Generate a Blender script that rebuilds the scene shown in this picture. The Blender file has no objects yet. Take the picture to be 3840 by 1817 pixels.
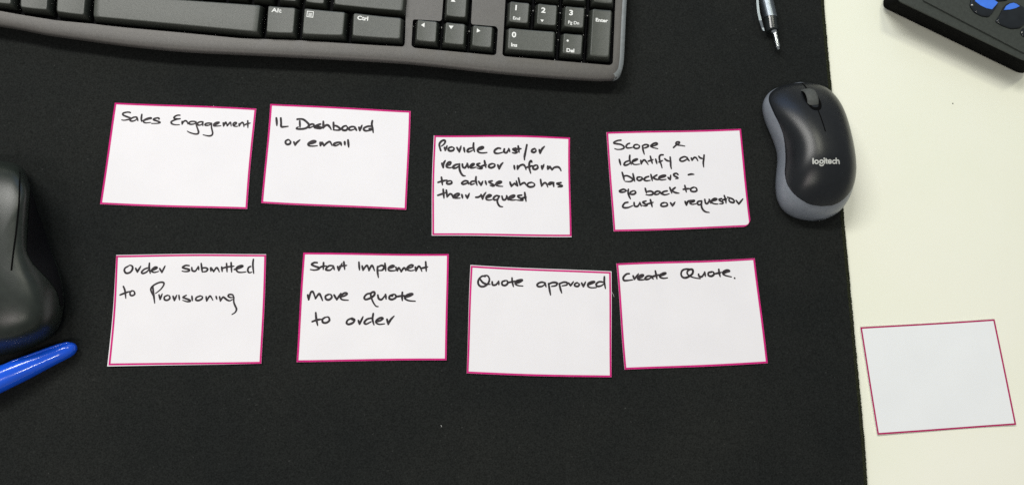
import bpy, bmesh, math, random
from mathutils import Vector, Matrix, noise
from mathutils.geometry import tessellate_polygon
random.seed(7)
S = bpy.context.scene
COL = S.collection

# ------------------------------------------------------------------ camera
MAT_T = 0.003                        # desk mat thickness; its top is z = MAT_T
HC = MAT_T + 0.548339
F = 2890.0                           # focal length in pixels of a 3840 px wide picture
RIGHT = Vector((0.998359757, 0.0, 0.057252027))
UP = Vector((-0.01170723, 0.9788695, 0.20415053))
FWD = Vector((0.05604226, 0.20448594, -0.97726392))
cam_d = bpy.data.cameras.new('camera')
cam = bpy.data.objects.new('camera', cam_d)
COL.objects.link(cam)
cam_d.sensor_width = 36.0
cam_d.lens = 36.0 * F / 3840.0
cam_d.clip_start = 0.01
cam_d.clip_end = 50
M = Matrix((RIGHT, UP, -FWD)).transposed().to_4x4()
M.translation = Vector((0, 0, HC))
cam.matrix_world = M
S.camera = cam

# ------------------------------------------------------------------ room light
w = bpy.data.worlds.new('World')
S.world = w
w.use_nodes = True
w.node_tree.nodes['Background'].inputs[0].default_value = (0.93, 0.97, 1.0, 1)
w.node_tree.nodes['Background'].inputs[1].default_value = 0.25


def area_light(name, loc, target, sx, sy, power, color):
    d = bpy.data.lights.new(name, 'AREA')
    d.shape = 'RECTANGLE'
    d.size = sx
    d.size_y = sy
    d.energy = power
    d.color = color
    o = bpy.data.objects.new(name, d)
    COL.objects.link(o)
    o.location = loc
    v = Vector(target) - Vector(loc)
    o.rotation_euler = v.to_track_quat('-Z', 'Y').to_euler()
    return o


area_light('ceiling_light_ahead', (-1.00, 1.30, 1.85), (-1.00, 1.30, 0), 1.4, 0.42, 48.0, (1.0, 0.985, 0.94))
area_light('ceiling_light_ahead_right', (0.36, 1.32, 2.05), (0.36, 1.32, 0), 0.42, 0.32, 12.0, (1.0, 1.0, 0.84))
area_light('ceiling_light_behind', (-0.72, -1.00, 2.05), (-0.72, -1.00, 0), 0.30, 0.20, 11.0, (1.0, 0.89, 0.87))
area_light('ceiling_light_behind_right', (-0.02, -1.02, 2.05), (-0.02, -1.02, 0), 0.24, 0.20, 6.0, (1.0, 1.0, 0.86))

area_light('monitor_glow', (-0.05, 0.85, 0.36), (-0.02, 0.0, 0.06), 0.52, 0.30, 0.7, (0.30, 0.52, 1.0))

S.render.engine = 'CYCLES'
S.view_settings.view_transform = 'Standard'
S.view_settings.look = 'None'
S.view_settings.exposure = 0.0
S.view_settings.gamma = 1.0
S.view_settings.use_curve_mapping = False
S.cycles.max_bounces = 6
S.cycles.use_denoising = False
S.render.filter_size = 1.2


def at(px, py, z):
    """world point at height z that the photograph shows at pixel (px, py)"""
    d = RIGHT * ((px - 1920) / F) - UP * ((py - 908.5) / F) + FWD
    k = (z - HC) / d.z
    return Vector((0, 0, HC)) + d * k


class Crop:
    """pixel frame of an enlarged region of the photograph"""

    def __init__(self, ox, oy, s):
        self.ox, self.oy, self.s = ox, oy, s

    def px(self, p):
        return (self.ox + self.s * p[0], self.oy + self.s * p[1])

    def at(self, p, z):
        return at(self.ox + self.s * p[0], self.oy + self.s * p[1], z)


# ------------------------------------------------------------------ materials
def material(name, color, rough=0.5, spec=0.5, metal=0.0, var=0.12, vscale=60.0, bump=0.0, bscale=400.0,
             coat=0.0, color2=None, speck=None, broad=None):
    m = bpy.data.materials.new(name)
    m.use_nodes = True
    nt = m.node_tree
    b = nt.nodes['Principled BSDF']
    tc = nt.nodes.new('ShaderNodeTexCoord')
    n = nt.nodes.new('ShaderNodeTexNoise')
    n.inputs['Scale'].default_value = vscale
    n.inputs['Detail'].default_value = 5
    nt.links.new(tc.outputs['Object'], n.inputs['Vector'])
    r = nt.nodes.new('ShaderNodeValToRGB')
    r.color_ramp.elements[0].position = 0.3
    r.color_ramp.elements[1].position = 0.7
    c2 = color2 or tuple(min(1, c * (1 + var)) for c in color)
    c1 = tuple(c * (1 - var) for c in color)
    r.color_ramp.elements[0].color = (*c1, 1)
    r.color_ramp.elements[1].color = (*c2, 1)
    nt.links.new(n.outputs['Fac'], r.inputs['Fac'])
    out = r.outputs['Color']
    if speck:
        sc, thr, scol = speck
        n2 = nt.nodes.new('ShaderNodeTexNoise')
        n2.inputs['Scale'].default_value = sc
        n2.inputs['Detail'].default_value = 2
        nt.links.new(tc.outputs['Object'], n2.inputs['Vector'])
        r2 = nt.nodes.new('ShaderNodeValToRGB')
        r2.color_ramp.elements[0].position = thr
        r2.color_ramp.elements[1].position = thr + 0.12
        nt.links.new(n2.outputs['Fac'], r2.inputs['Fac'])
        mx = nt.nodes.new('ShaderNodeMix')
        mx.data_type = 'RGBA'
        nt.links.new(r2.outputs['Color'], mx.inputs['Factor'])
        nt.links.new(out, mx.inputs['A'])
        mx.inputs['B'].default_value = (*scol, 1)
        out = mx.outputs['Result']
    if broad:
        bs, lo, hi = broad
        n3 = nt.nodes.new('ShaderNodeTexNoise')
        n3.inputs['Scale'].default_value = bs
        n3.inputs['Detail'].default_value = 4
        n3.inputs['Roughness'].default_value = 0.6
        nt.links.new(tc.outputs['Object'], n3.inputs['Vector'])
        r3 = nt.nodes.new('ShaderNodeValToRGB')
        r3.color_ramp.elements[0].position = 0.32
        r3.color_ramp.elements[1].position = 0.68
        r3.color_ramp.elements[0].color = (*lo, 1)
        r3.color_ramp.elements[1].color = (*hi, 1)
        nt.links.new(n3.outputs['Fac'], r3.inputs['Fac'])
        mx3 = nt.nodes.new('ShaderNodeMix')
        mx3.data_type = 'RGBA'
        mx3.blend_type = 'MULTIPLY'
        mx3.inputs['Factor'].default_value = 1.0
        nt.links.new(out, mx3.inputs['A'])
        nt.links.new(r3.outputs['Color'], mx3.inputs['B'])
        out = mx3.outputs['Result']
    nt.links.new(out, b.inputs['Base Color'])
    b.inputs['Roughness'].default_value = rough
    b.inputs['Specular IOR Level'].default_value = spec
    b.inputs['Metallic'].default_value = metal
    b.inputs['Coat Weight'].default_value = coat
    b.inputs['Coat Roughness'].default_value = 0.05
    if bump:
        nb = nt.nodes.new('ShaderNodeTexNoise')
        nb.inputs['Scale'].default_value = bscale
        nb.inputs['Detail'].default_value = 3
        nt.links.new(tc.outputs['Object'], nb.inputs['Vector'])
        bp = nt.nodes.new('ShaderNodeBump')
        bp.inputs['Strength'].default_value = bump
        bp.inputs['Distance'].default_value = 0.0004
        nt.links.new(nb.outputs['Fac'], bp.inputs['Height'])
        nt.links.new(bp.outputs['Normal'], b.inputs['Normal'])
    return m


MT = {
    'desk': material('cream_laminate', (0.885, 0.885, 0.765), 0.42, 0.35, var=0.01, vscale=9, color2=(0.90, 0.90, 0.79), broad=(4, (0.955, 0.975, 0.93), (1.0, 0.995, 0.99)), bump=0.04, bscale=900),
    'cloth': material('black_cloth', (0.0130, 0.0140, 0.0138), 0.95, 0.08, var=0.38, vscale=1150, color2=(0.0215, 0.0230, 0.0225), broad=(9, (0.80, 0.84, 0.84), (1.12, 1.12, 1.06)), bump=0.7, bscale=1500, speck=(520, 0.72, (0.060, 0.061, 0.060))),
    'thread': material('black_thread', (0.017, 0.019, 0.012), 0.9, 0.1, var=0.5, vscale=900, color2=(0.03, 0.034, 0.016), bump=0.6, bscale=2500),
    'paper': material('white_card', (0.810, 0.795, 0.815), 0.8, 0.12, var=0.012, vscale=40, broad=(14, (0.965, 0.965, 0.97), (1.0, 1.0, 1.0)), bump=0.12, bscale=1500),
    'paper_cool': material('cool_white_card', (0.82, 0.84, 0.85), 0.75, 0.15, var=0.015, vscale=35, bump=0.1, bscale=1500),
    'pink': material('pink_print', (0.57, 0.015, 0.185), 0.7, 0.15, var=0.12, vscale=150),
    'pink_dark': material('dark_pink_print', (0.42, 0.022, 0.115), 0.7, 0.15, var=0.1, vscale=150),
    'ink': material('black_marker_ink', (0.017, 0.014, 0.016), 0.6, 0.25, var=0.55, vscale=300, color2=(0.045, 0.036, 0.042)),
    'kb_plate': material('charcoal_plastic', (0.074, 0.069, 0.063), 0.48, 0.6, var=0.12, vscale=500, bump=0.22, bscale=2600),
    'kb_side': material('black_plastic', (0.011, 0.011, 0.013), 0.6, 0.3, var=0.15, vscale=300, bump=0.1, bscale=2000),
    'kb_rim': material('grey_edge_plastic', (0.20, 0.22, 0.225), 0.5, 0.4, var=0.1, vscale=300),
    'key': material('black_keycap', (0.042, 0.047, 0.038), 0.46, 0.6, var=0.15, vscale=600, bump=0.25, bscale=2800),
    'well': material('black_key_well', (0.006, 0.006, 0.007), 0.8, 0.1, var=0.2, vscale=300),
    'legend': material('white_legend', (0.82, 0.83, 0.80), 0.6, 0.2, var=0.02),
    'mouse_grey': material('blue_grey_plastic', (0.20, 0.22, 0.25), 0.32, 0.5, var=0.06, vscale=200, bump=0.05, bscale=1800),
    'mouse_black': material('satin_black_plastic', (0.009, 0.0105, 0.0125), 0.33, 0.42, var=0.1, vscale=300, bump=0.12, bscale=2600),
    'rubber': material('grey_rubber', (0.075, 0.08, 0.075), 0.7, 0.3, var=0.15, vscale=500, bump=0.3, bscale=2000),
    'logo': material('pale_grey_print', (0.48, 0.49, 0.46), 0.5, 0.3, var=0.03),
    'gap': material('dark_gap', (0.003, 0.003, 0.003), 0.9, 0.05),
    'big_mouse': material('soft_black_plastic', (0.016, 0.021, 0.017), 0.36, 0.45, var=0.15, vscale=250, bump=0.12, bscale=2200),
    'big_mouse_shade': material('painted_wall_shade', (0.004, 0.004, 0.005), 0.8, 0.15, var=0.2, vscale=400),  # shade of the large mouse's steep wall put into the colour
    'blue': material('blue_plastic', (0.007, 0.095, 0.74), 0.17, 0.5, var=0.06, vscale=60, coat=0.3),
    'silver': material('brushed_silver', (0.23, 0.26, 0.29), 0.42, 0.5, metal=1.0, var=0.1, vscale=300),
    'chrome': material('chrome', (0.62, 0.65, 0.66), 0.12, 0.5, metal=1.0, var=0.05),
    'smoke': material('dark_clear_plastic', (0.018, 0.022, 0.022), 0.16, 0.5, var=0.1, vscale=200),
    'device': material('black_case_plastic', (0.034, 0.040, 0.034), 0.5, 0.5, var=0.15, vscale=400, bump=0.25, bscale=2400),
    'device_shaded': material('shaded_side_plastic', (0.005, 0.005, 0.005), 0.95, 0.04, var=0.2, vscale=300),  # case plastic darkened: shade of the unlit front wall painted in
    'button': material('glossy_black_button', (0.012, 0.015, 0.018), 0.12, 0.5, var=0.2, vscale=120),
    'button_reflection': material('painted_blue_reflection', (0.06, 0.20, 0.80), 0.35, 0.4, var=0.1, vscale=120),  # blue screen reflection on the buttons, put into the colour
    'fibre': material('white_fibre', (0.7, 0.7, 0.68), 0.8, 0.1, var=0.05),
}


# ------------------------------------------------------------------ helpers
def link(name, me, mat, parent=None, smooth=False):
    o = bpy.data.objects.new(name, me)
    COL.objects.link(o)
    if mat:
        me.materials.append(MT[mat])
    if smooth:
        me.polygons.foreach_set('use_smooth', [True] * len(me.polygons))
    if parent is not None:
        o.parent = parent
        o.matrix_parent_inverse = Matrix.Translation(-parent.location) if parent.parent is None else Matrix()
    return o


def obj_from(name, bm, mat, parent=None, smooth=False, fix=True):
    if fix:
        bmesh.ops.recalc_face_normals(bm, faces=bm.faces)
    me = bpy.data.meshes.new(name)
    bm.to_mesh(me)
    bm.free()
    return link(name, me, mat, parent, smooth)


def thing(name, loc, label, cat, group=None):
    o = bpy.data.objects.new(name, None)
    COL.objects.link(o)
    o.location = loc
    o.empty_display_size = 0.01
    tag(o, label, cat, group)
    return o


def tag(o, label, cat, group=None):
    o['label'] = label
    o['category'] = cat
    if group:
        o['group'] = group


def catmull(P, closed=False, step=6):
    P = [Vector(p) for p in P]
    n = len(P)
    if n < 3 and not closed:
        return P
    out = []
    rng = range(n if closed else n - 1)
    for i in rng:
        if closed:
            a, b, c, d = P[i - 1], P[i], P[(i + 1) % n], P[(i + 2) % n]
        else:
            a, b, c, d = P[max(i - 1, 0)], P[i], P[i + 1], P[min(i + 2, n - 1)]
        for k in range(step):
            t = k / step
            out.append(0.5 * ((2 * b) + (c - a) * t + (2 * a - 5 * b + 4 * c - d) * t * t + (3 * b - a - 3 * c + d) * t ** 3))
    if not closed:
        out.append(P[-1])
    return out


def lerp_table(tab, x):
    if x <= tab[0][0]:
        return tab[0][1]
    for (x0, y0), (x1, y1) in zip(tab, tab[1:]):
        if x <= x1:
            t = (x - x0) / (x1 - x0)
            return y0 + (y1 - y0) * t
    return tab[-1][1]


def smooth_table(tab, x):
    """monotone-ish cubic through a table"""
    P = tab
    if x <= P[0][0]:
        return P[0][1]
    if x >= P[-1][0]:
        return P[-1][1]
    for i in range(len(P) - 1):
        if x <= P[i + 1][0]:
            x0, y0 = P[i]
            x1, y1 = P[i + 1]
            h = x1 - x0
            s = (y1 - y0) / h
            m0 = s if i == 0 else ((y1 - P[i - 1][1]) / (x1 - P[i - 1][0]))
            m1 = s if i == len(P) - 2 else ((P[i + 2][1] - y0) / (P[i + 2][0] - x0))
            t = (x - x0) / h
            return ((2 * t ** 3 - 3 * t * t + 1) * y0 + (t ** 3 - 2 * t * t + t) * h * m0 + (-2 * t ** 3 + 3 * t * t) * y1 + (t ** 3 - t * t) * h * m1)


def ribbon(bm, pts, width, zfun, taper=(1.0, 1.0), dz=0.0):
    """a flat pen stroke with round ends lying on the surface zfun(x, y)"""
    P = [Vector((p.x, p.y)) for p in pts]
    Q = [P[0]]
    for p in P[1:]:
        if (p - Q[-1]).length > 1e-5:
            Q.append(p)
    P = Q
    n = len(P)
    hw = width / 2
    if n == 1:
        P = [P[0], P[0] + Vector((hw * 0.4, 0))]
        n = 2
    L, R = [], []
    for i in range(n):
        d = (P[min(i + 1, n - 1)] - P[max(i - 1, 0)])
        if d.length < 1e-9:
            d = Vector((1, 0))
        d.normalize()
        nn = Vector((-d.y, d.x))
        f = i / (n - 1)
        k = taper[0] + (1 - taper[0]) * min(1, f / 0.35)
        k = min(k, taper[1] + (1 - taper[1]) * min(1, (1 - f) / 0.35))
        k *= 1 + 0.12 * noise.noise(Vector((P[i].x * 300, P[i].y * 300, 3.1)))
        L.append(P[i] + nn * hw * k)
        R.append(P[i] - nn * hw * k)

    def v(p, f):
        return bm.verts.new((p.x, p.y, zfun(p.x, p.y) + dz + f * 8e-6))
    lv = [v(p, i / n) for i, p in enumerate(L)]
    rv = [v(p, i / n) for i, p in enumerate(R)]
    for i in range(n - 1):
        try:
            bm.faces.new((lv[i], rv[i], rv[i + 1], lv[i + 1]))
        except ValueError:
            pass
    for end, (a, b, c, d) in enumerate(((L[0], R[0], P[0], P[0] - P[1]), (L[-1], R[-1], P[-1], P[-1] - P[-2]))):
        d = d.normalized()
        r = (a - c).length
        nn = (a - c) / max(r, 1e-9)
        f = 0.0 if end == 0 else 1.0
        fan = [v(c + nn * r * math.cos(t) + d * r * math.sin(t), f) for t in [math.pi * k / 6 for k in range(7)]]
        try:
            bm.faces.new(fan)
        except ValueError:
            pass


def rounded(pts, r, n=4):
    """round the corners of a convex 2D polygon"""
    out = []
    N = len(pts)
    for i in range(N):
        p, a, b = pts[i], pts[i - 1], pts[(i + 1) % N]
        u = (a - p)
        v = (b - p)
        ri = min(r, u.length * 0.45, v.length * 0.45)
        u = p + u.normalized() * ri
        v = p + v.normalized() * ri
        for k in range(n + 1):
            t = k / n
            out.append((1 - t) ** 2 * u + 2 * t * (1 - t) * p + t * t * v)
    return out


def loft(bm, rings, cap0=True, cap1=True, closed=True):
    R = [[bm.verts.new(p) for p in r] for r in rings]
    n = len(R[0])
    for a, b in zip(R, R[1:]):
        for i in range(n if closed else n - 1):
            j = (i + 1) % n
            bm.faces.new((a[i], a[j], b[j], b[i]))
    if closed and cap0:
        bm.faces.new(R[0][::-1])
    if closed and cap1:
        bm.faces.new(R[-1])
    return R


def flat2(v):
    return Vector((v.x, v.y))


def z3(v, z):
    return Vector((v.x, v.y, z))


def resample(P, n, closed=True):
    P = [Vector(p) for p in P]
    Q = P + ([P[0]] if closed else [])
    d = [0.0]
    for a, b in zip(Q, Q[1:]):
        d.append(d[-1] + (b - a).length)
    out = []
    k = 0
    for i in range(n):
        s = d[-1] * i / (n if closed else n - 1)
        while k < len(d) - 2 and d[k + 1] < s:
            k += 1
        t = (s - d[k]) / max(d[k + 1] - d[k], 1e-12)
        out.append(Q[k].lerp(Q[k + 1], t))
    return out


# ================================================================== SETTING
bm = bmesh.new()
bmesh.ops.create_grid(bm, x_segments=1, y_segments=1, size=1.3)
desk = obj_from('desk', bm, 'desk')
desk['kind'] = 'structure'

# ------------------------------------------------------------------ desk mat
edge_px = [(3089, 0), (3096, 86), (3104, 182), (3115, 300), (3119, 342), (3163, 791), (3168, 855), (3196, 1160), (3215, 1365), (3243, 1660), (3252, 1817)]
edge = [flat2(at(x, y, MAT_T * 0.6)) for x, y in edge_px]
d0 = (edge[0] - edge[3]).normalized()
d1 = (edge[-1] - edge[-4]).normalized()
edge = [edge[0] + d0 * 0.16] + edge + [edge[-1] + d1 * 0.10]
fine = resample(edge, 420, closed=False)
mat_root = thing('desk_mat', (0, 0, 0), 'large black cloth desk mat with a stitched edge lying on the cream desk', 'desk mat')
# top sheet: right side follows the stitched edge, the other three sides run out of the frame
bm = bmesh.new()
LX = -0.47
inner = [p + Vector((-0.0028, 0)) for p in fine]
for z0, z1 in ((0.0003, MAT_T),):
    top_r = [bm.verts.new((p.x, p.y, z1)) for p in inner]
    top_l = [bm.verts.new((LX, p.y, z1)) for p in inner]
    bot_r = [bm.verts.new((p.x, p.y, z0)) for p in inner]
    bot_l = [bm.verts.new((LX, p.y, z0)) for p in inner]
    for i in range(len(inner) - 1):
        bm.faces.new((top_l[i], top_l[i + 1], top_r[i + 1], top_r[i]))
        bm.faces.new((top_r[i], top_r[i + 1], bot_r[i + 1], bot_r[i]))
        bm.faces.new((top_l[i + 1], top_l[i], bot_l[i], bot_l[i + 1]))
    bm.faces.new((top_l[0], top_r[0], bot_r[0], bot_l[0]))
    bm.faces.new((top_r[-1], top_l[-1], bot_l[-1], bot_r[-1]))
obj_from('cloth_sheet', bm, 'cloth', mat_root)
# overlock stitches wrapped round the edge
bm = bmesh.new()
st = resample(edge, 470, closed=False)
for i in range(len(st) - 1):
    p = st[i]
    d = (st[i + 1] - p).normalized()
    nn = Vector((d.y, -d.x))
    if nn.x < 0:
        nn = -nn
    j = random.uniform(-0.00022, 0.00022)
    w_ = (st[i + 1] - p).length * 0.5
    prof = [(-0.0033 + j, MAT_T - 0.0006), (-0.0031 + j, MAT_T + 0.0002), (-0.0016, MAT_T + 0.0005), (-0.0003 + j, MAT_T - 0.0002), (0.0002 + j, MAT_T * 0.5), (-0.0002 + j, 0.0004)]
    rings = []
    sk = 0.0007
    for a, z in prof:
        c = p + nn * a - d * (a * 0.25)
        rings.append([z3(c - d * w_ * 0.95, z - 0.00035), z3(c, z + 0.00015) + z3(nn, 0) * 0.0001, z3(c + d * w_ * 0.95, z - 0.00035)])
    loft(bm, rings, closed=False)
obj_from('stitched_edge', bm, 'thread', mat_root, smooth=True, fix=False)

# ================================================================== KEYBOARD
Z_TOP, Z_PLATE, Z_WELL = 0.0222, 0.0160, 0.0115
Z_TOP += MAT_T - 0.002
Z_PLATE += MAT_T - 0.002
Z_WELL += MAT_T - 0.002
Z_LIP = 0.0095
R1 = Crop(0, 0, 0.37267)
R2 = Crop(900, 0, 0.29503)
R3 = Crop(1500, 0, 0.34938)
R4 = Crop(1480, 0, 0.19688)

kb = thing('keyboard', flat2(at(1200, 120, 0)).to_3d() + Vector((0, 0, MAT_T)),
           'black keyboard with white lettering and a curved front edge, above the cards', 'keyboard')

kright = (flat2(at(2297, 247, Z_PLATE)) - flat2(at(1884, 213, Z_PLATE))).normalized()
kback = Vector((-kright.y, kright.x))
DEPTH = 0.150

# inner (plate) outline, front to back
Z_LIP = 0.0130
well_front = [(-215, 12), (0, 44), (201, 76), (347, 92), (660, 124), (960, 149), (1310, 164), (1514, 178), (1540, 181), (1856, 209), (1884, 213), (2290, 247)]
lip_front_px = [(-215, 68), (0, 101), (90, 116), (179, 134), (298, 151), (484, 176), (700, 197), (960, 210), (1195, 222), (1490, 239),
                (1660, 255), (1849, 276), (2060, 294), (2215, 304)]
plate_front_px = [(x, lerp_table(well_front, x) + 13) for x, y in lip_front_px]
corner_in = [(2255, 255), (2284, 252), (2302, 236), (2311, 205), (2315, 160), (2320, 80), (2325, 0)]
corner_out = [(2262, 305), (2300, 302), (2322, 284), (2330, 250), (2333, 200), (2337, 100), (2342, 0)]
NCORN = (len(corner_in) - 1) * 4


def lipz(k):
    return Z_LIP + 0.0025 * max(0.0, min(1.0, (k - 8) / 12.0))


pp = [Vector(p) for p in plate_front_px + corner_in]
lp = [Vector(p) for p in lip_front_px + corner_out]
pp, lp = catmull(pp, step=4), catmull(lp, step=4)
nfront = len(pp)
kz = [lipz(i - (nfront - 1 - NCORN)) for i in range(nfront)]
plate_o = [flat2(at(p.x, p.y, Z_PLATE)) for p in pp]
lip_o = [flat2(at(p.x, p.y, z)) for p, z in zip(lp, kz)]
back_r_in = plate_o[-1] + kback * (DEPTH - 0.055)
back_l_in = back_r_in - kright * 0.512
back_r_out = lip_o[-1] + kback * (DEPTH - 0.050)
back_l_out = back_l_in - kright * 0.003 + kback * 0.004
plate_o += [back_r_in, back_l_in]
lip_o += [back_r_out, back_l_out]
assert len(plate_o) == len(lip_o)
kz += [Z_LIP + 0.0025] * 2

# key wells (holes)
main_well = [R2.px(p) for p in [(2128, -420), (2095, 560), (2075, 594), (1800, 582), (1390, 556), (700, 512), (0, 489)]] + \
            [R1.px(p) for p in [(1800, 327), (1300, 283), (925, 241), (720, 222), (540, 204), (180, 145), (0, 112), (-400, 42)]]
main_well_w = [flat2(at(x, y, Z_PLATE)) for x, y in main_well]
lw = main_well_w[-1]
main_well_w += [lw + kback * 0.088 + kright * 0.001, main_well_w[0] + kback * 0.030]
main_well_w = rounded(main_well_w, 0.0022, 3)
arrow_well = [R4.px(p) for p in [(345, 370), (860, 402), (895, 380), (925, -30), (1480, -30), (1455, 440), (1480, 468), (1930, 503), (1968, 560), (1935, 1030), (1890, 1055), (370, 915), (318, 870)]]
arrow_well_w = rounded([flat2(at(x, y, Z_PLATE)) for x, y in arrow_well], 0.0020, 4)
num_well = [R3.px(p) for p in [(1134, -180), (1098, 585), (1120, 606), (2255, 702), (2284, 680), (2318, -80)]]
num_w = [flat2(at(x, y, Z_PLATE)) for x, y in num_well]
num_w[0] = num_w[0] + kback * 0.040
num_w[-1] = num_w[-1] + kback * 0.040
num_w = rounded(num_w, 0.0018, 3)
wells = [main_well_w, arrow_well_w, num_w]


def inward(poly, d):
    c = Vector((0, 0))
    out = []
    n = len(poly)
    for i in range(n):
        e = (poly[(i + 1) % n] - poly[i - 1])
        nn = Vector((-e.y, e.x)).normalized() if e.length > 0 else Vector((0, 0))
        out.append(poly[i] + nn * d)
    return out


def area2(P):
    return sum(P[i - 1].x * P[i].y - P[i].x * P[i - 1].y for i in range(len(P)))


bm = bmesh.new()
outer = plate_o if area2(plate_o) > 0 else plate_o[::-1]
loops = [[z3(p, 0) for p in outer]] + [[z3(p, 0) for p in (h if area2(h) < 0 else h[::-1])] for h in wells]
allp = [p for l in loops for p in l]
verts = [bm.verts.new((p.x, p.y, Z_PLATE)) for p in allp]
for tri in tessellate_polygon(loops):
    try:
        bm.faces.new([verts[i] for i in tri])
    except ValueError:
        pass
for f in bm.faces:
    f.normal_update()
    if f.normal.z < 0:
        f.normal_flip()
obj_from('top_plate', bm, 'kb_plate', kb, fix=False)

# rolled front edge, side and underside of the case
bm = bmesh.new()
n = len(plate_o)
prof = [(0.0, 0.0), (0.2, 0.015), (0.4, 0.05), (0.6, 0.11), (0.75, 0.19), (0.86, 0.31), (0.93, 0.47), (0.975, 0.68), (1.0, 1.0)]
rings = []
for f, dz in prof:
    ring = []
    for i in range(n):
        p = plate_o[i].lerp(lip_o[i], f)
        zz = Z_PLATE + (kz[i] - Z_PLATE) * dz
        ring.append(z3(p, zz))
    rings.append(ring)
loft(bm, rings, cap0=False, cap1=False)
obj_from('rolled_edge', bm, 'kb_plate', kb, smooth=True)
bm = bmesh.new()
rings = [[Vector(p) for p in rings[-1]]]
ctr = sum((p for p in lip_o), Vector((0, 0))) / n
for inset, z in ((0.0015, Z_LIP - 0.003), (0.006, MAT_T + 0.0012), (0.008, MAT_T + 0.0004)):
    ring = []
    for i in range(n):
        a, b = lip_o[i - 1], lip_o[(i + 1) % n]
        e = (b - a).normalized()
        nn = Vector((-e.y, e.x))
        ring.append(z3(lip_o[i] + nn * inset * (1 if area2(lip_o) > 0 else -1), z))
    rings.append(ring)
loft(bm, rings, cap0=False, cap1=True)
obj_from('case_bottom', bm, 'kb_side', kb)
# pale side strip at the right-hand end
bm = bmesh.new()
ns = 6
rr = []
for i in range(nfront - NCORN + 2, nfront):
    rr.append(i)
pts_a = [z3(plate_o[i].lerp(lip_o[i], 0.45) + kright * 0.0003, Z_PLATE + (kz[i] - Z_PLATE) * 0.10) for i in rr] + [z3(back_r_in.lerp(back_r_out, 0.45) + kright * 0.0003, Z_PLATE - 0.0004)]
pts_b = [z3(lip_o[i] + kright * 0.0008, kz[i] - 0.0004) for i in rr] + [z3(back_r_out + kright * 0.0008, Z_LIP + 0.002)]
pts_a[0] = pts_a[0].lerp(pts_b[0], 0.8)
mid = [a.lerp(b, 0.5) + Vector((0.0018, 0, 0.0018)) for a, b in zip(pts_a, pts_b)]
loft(bm, [pts_a, mid, pts_b], closed=False)
obj_from('side_strip', bm, 'kb_rim', kb, smooth=True)
# dark floors and walls of the wells
bm = bmesh.new()
for h in wells:
    loft(bm, [[z3(p, Z_PLATE) for p in h], [z3(p, Z_WELL) for p in h]], cap0=False, cap1=False)
    vs = [bm.verts.new((p.x, p.y, Z_WELL)) for p in h]
    for tri in tessellate_polygon([[z3(p, 0) for p in h]]):
        try:
            bm.faces.new([vs[i] for i in tri])
        except ValueError:
            pass
obj_from('key_well', bm, 'well', kb)


def rquad(q, r, n=4, m=8):
    """rounded four-sided outline with extra points along the straight edges"""
    P = rounded(q, r, n)
    k = n + 1
    out = []
    for i in range(4):
        out += P[i * k:(i + 1) * k]
        a, b = P[(i + 1) * k - 1], P[((i + 1) * k) % len(P)]
        out += [a.lerp(b, j / m) for j in range(1, m)]
    return out


def quad_bilerp(q, u, v):
    return q[0].lerp(q[1], u).lerp(q[3].lerp(q[2], u), v)


def make_key(quad_px, name='key', z=None, dish=0.00045, front=0.0012, side=0.0029, back=0.0030):
    """quad_px: TL, TR, BR, BL of the top face in picture pixels"""
    z = z or Z_TOP
    q = [flat2(at(x, y, z)) for x, y in quad_px]
    ex = (q[1] - q[0] + q[2] - q[3]).normalized()
    ey = Vector((-ex.y, ex.x))
    base = [q[0] - ex * side + ey * back, q[1] + ex * side + ey * back, q[2] + ex * side - ey * front, q[3] - ex * side - ey * front]
    mid = [q[0] - ex * 0.0007 + ey * 0.0007, q[1] + ex * 0.0007 + ey * 0.0007, q[2] + ex * 0.0007 - ey * 0.0004, q[3] - ex * 0.0007 - ey * 0.0004]
    e1 = [q[0] - ex * 0.00025 + ey * 0.00025, q[1] + ex * 0.00025 + ey * 0.00025, q[2] + ex * 0.00025 - ey * 0.00018, q[3] - ex * 0.00025 - ey * 0.00018]
    zb = Z_WELL + 0.0012
    c = (q[0] + q[1] + q[2] + q[3]) / 4

    def zt(p):
        u = (p - c).dot(ex) / (0.5 * (q[1] - q[0]).length)
        if (q[1] - q[0]).length > 0.06:
            v = (p - c).dot(ey) / (0.5 * (q[0] - q[3]).length)
            return z + 0.0002 - 0.0002 * v * v
        return z - dish * (1 - min(1, u * u))
    bm = bmesh.new()
    rings = [[z3(p, zb) for p in rquad(base, 0.0012)],
             [z3(p, z - 0.0016) for p in rquad(mid, 0.0016)],
             [z3(p, zt(p) - 0.00025) for p in rquad(e1, 0.0015)],
             [z3(p, zt(p)) for p in rquad(q, 0.0014)]]
    for f in (0.93, 0.8, 0.6, 0.4, 0.2):
        rings.append([z3(c + (p - c) * f, zt(c + (p - c) * f)) for p in rquad(q, 0.0014)])
    loft(bm, rings, cap0=True, cap1=True)
    o = obj_from(name, bm, 'key', kb, smooth=True)
    o.data.polygons.foreach_set('use_smooth', [True] * len(o.data.polygons))
    o['zt'] = z
    return o, q, ex, ey, zt


def text_mesh(s, bold=0.0):
    bold = 0.018 if s in ('Alt', 'Pg Dn', 'End') else bold
    cu = bpy.data.curves.new('txt', 'FONT')
    cu.body = s
    cu.size = 1.0
    cu.offset = bold
    cu.resolution_u = 4
    o = bpy.data.objects.new('txt', cu)
    COL.objects.link(o)
    bpy.context.view_layer.update()
    dg = bpy.context.evaluated_depsgraph_get()
    me = bpy.data.meshes.new_from_object(o.evaluated_get(dg))
    bpy.data.objects.remove(o)
    bpy.data.curves.remove(cu)
    return me


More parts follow.
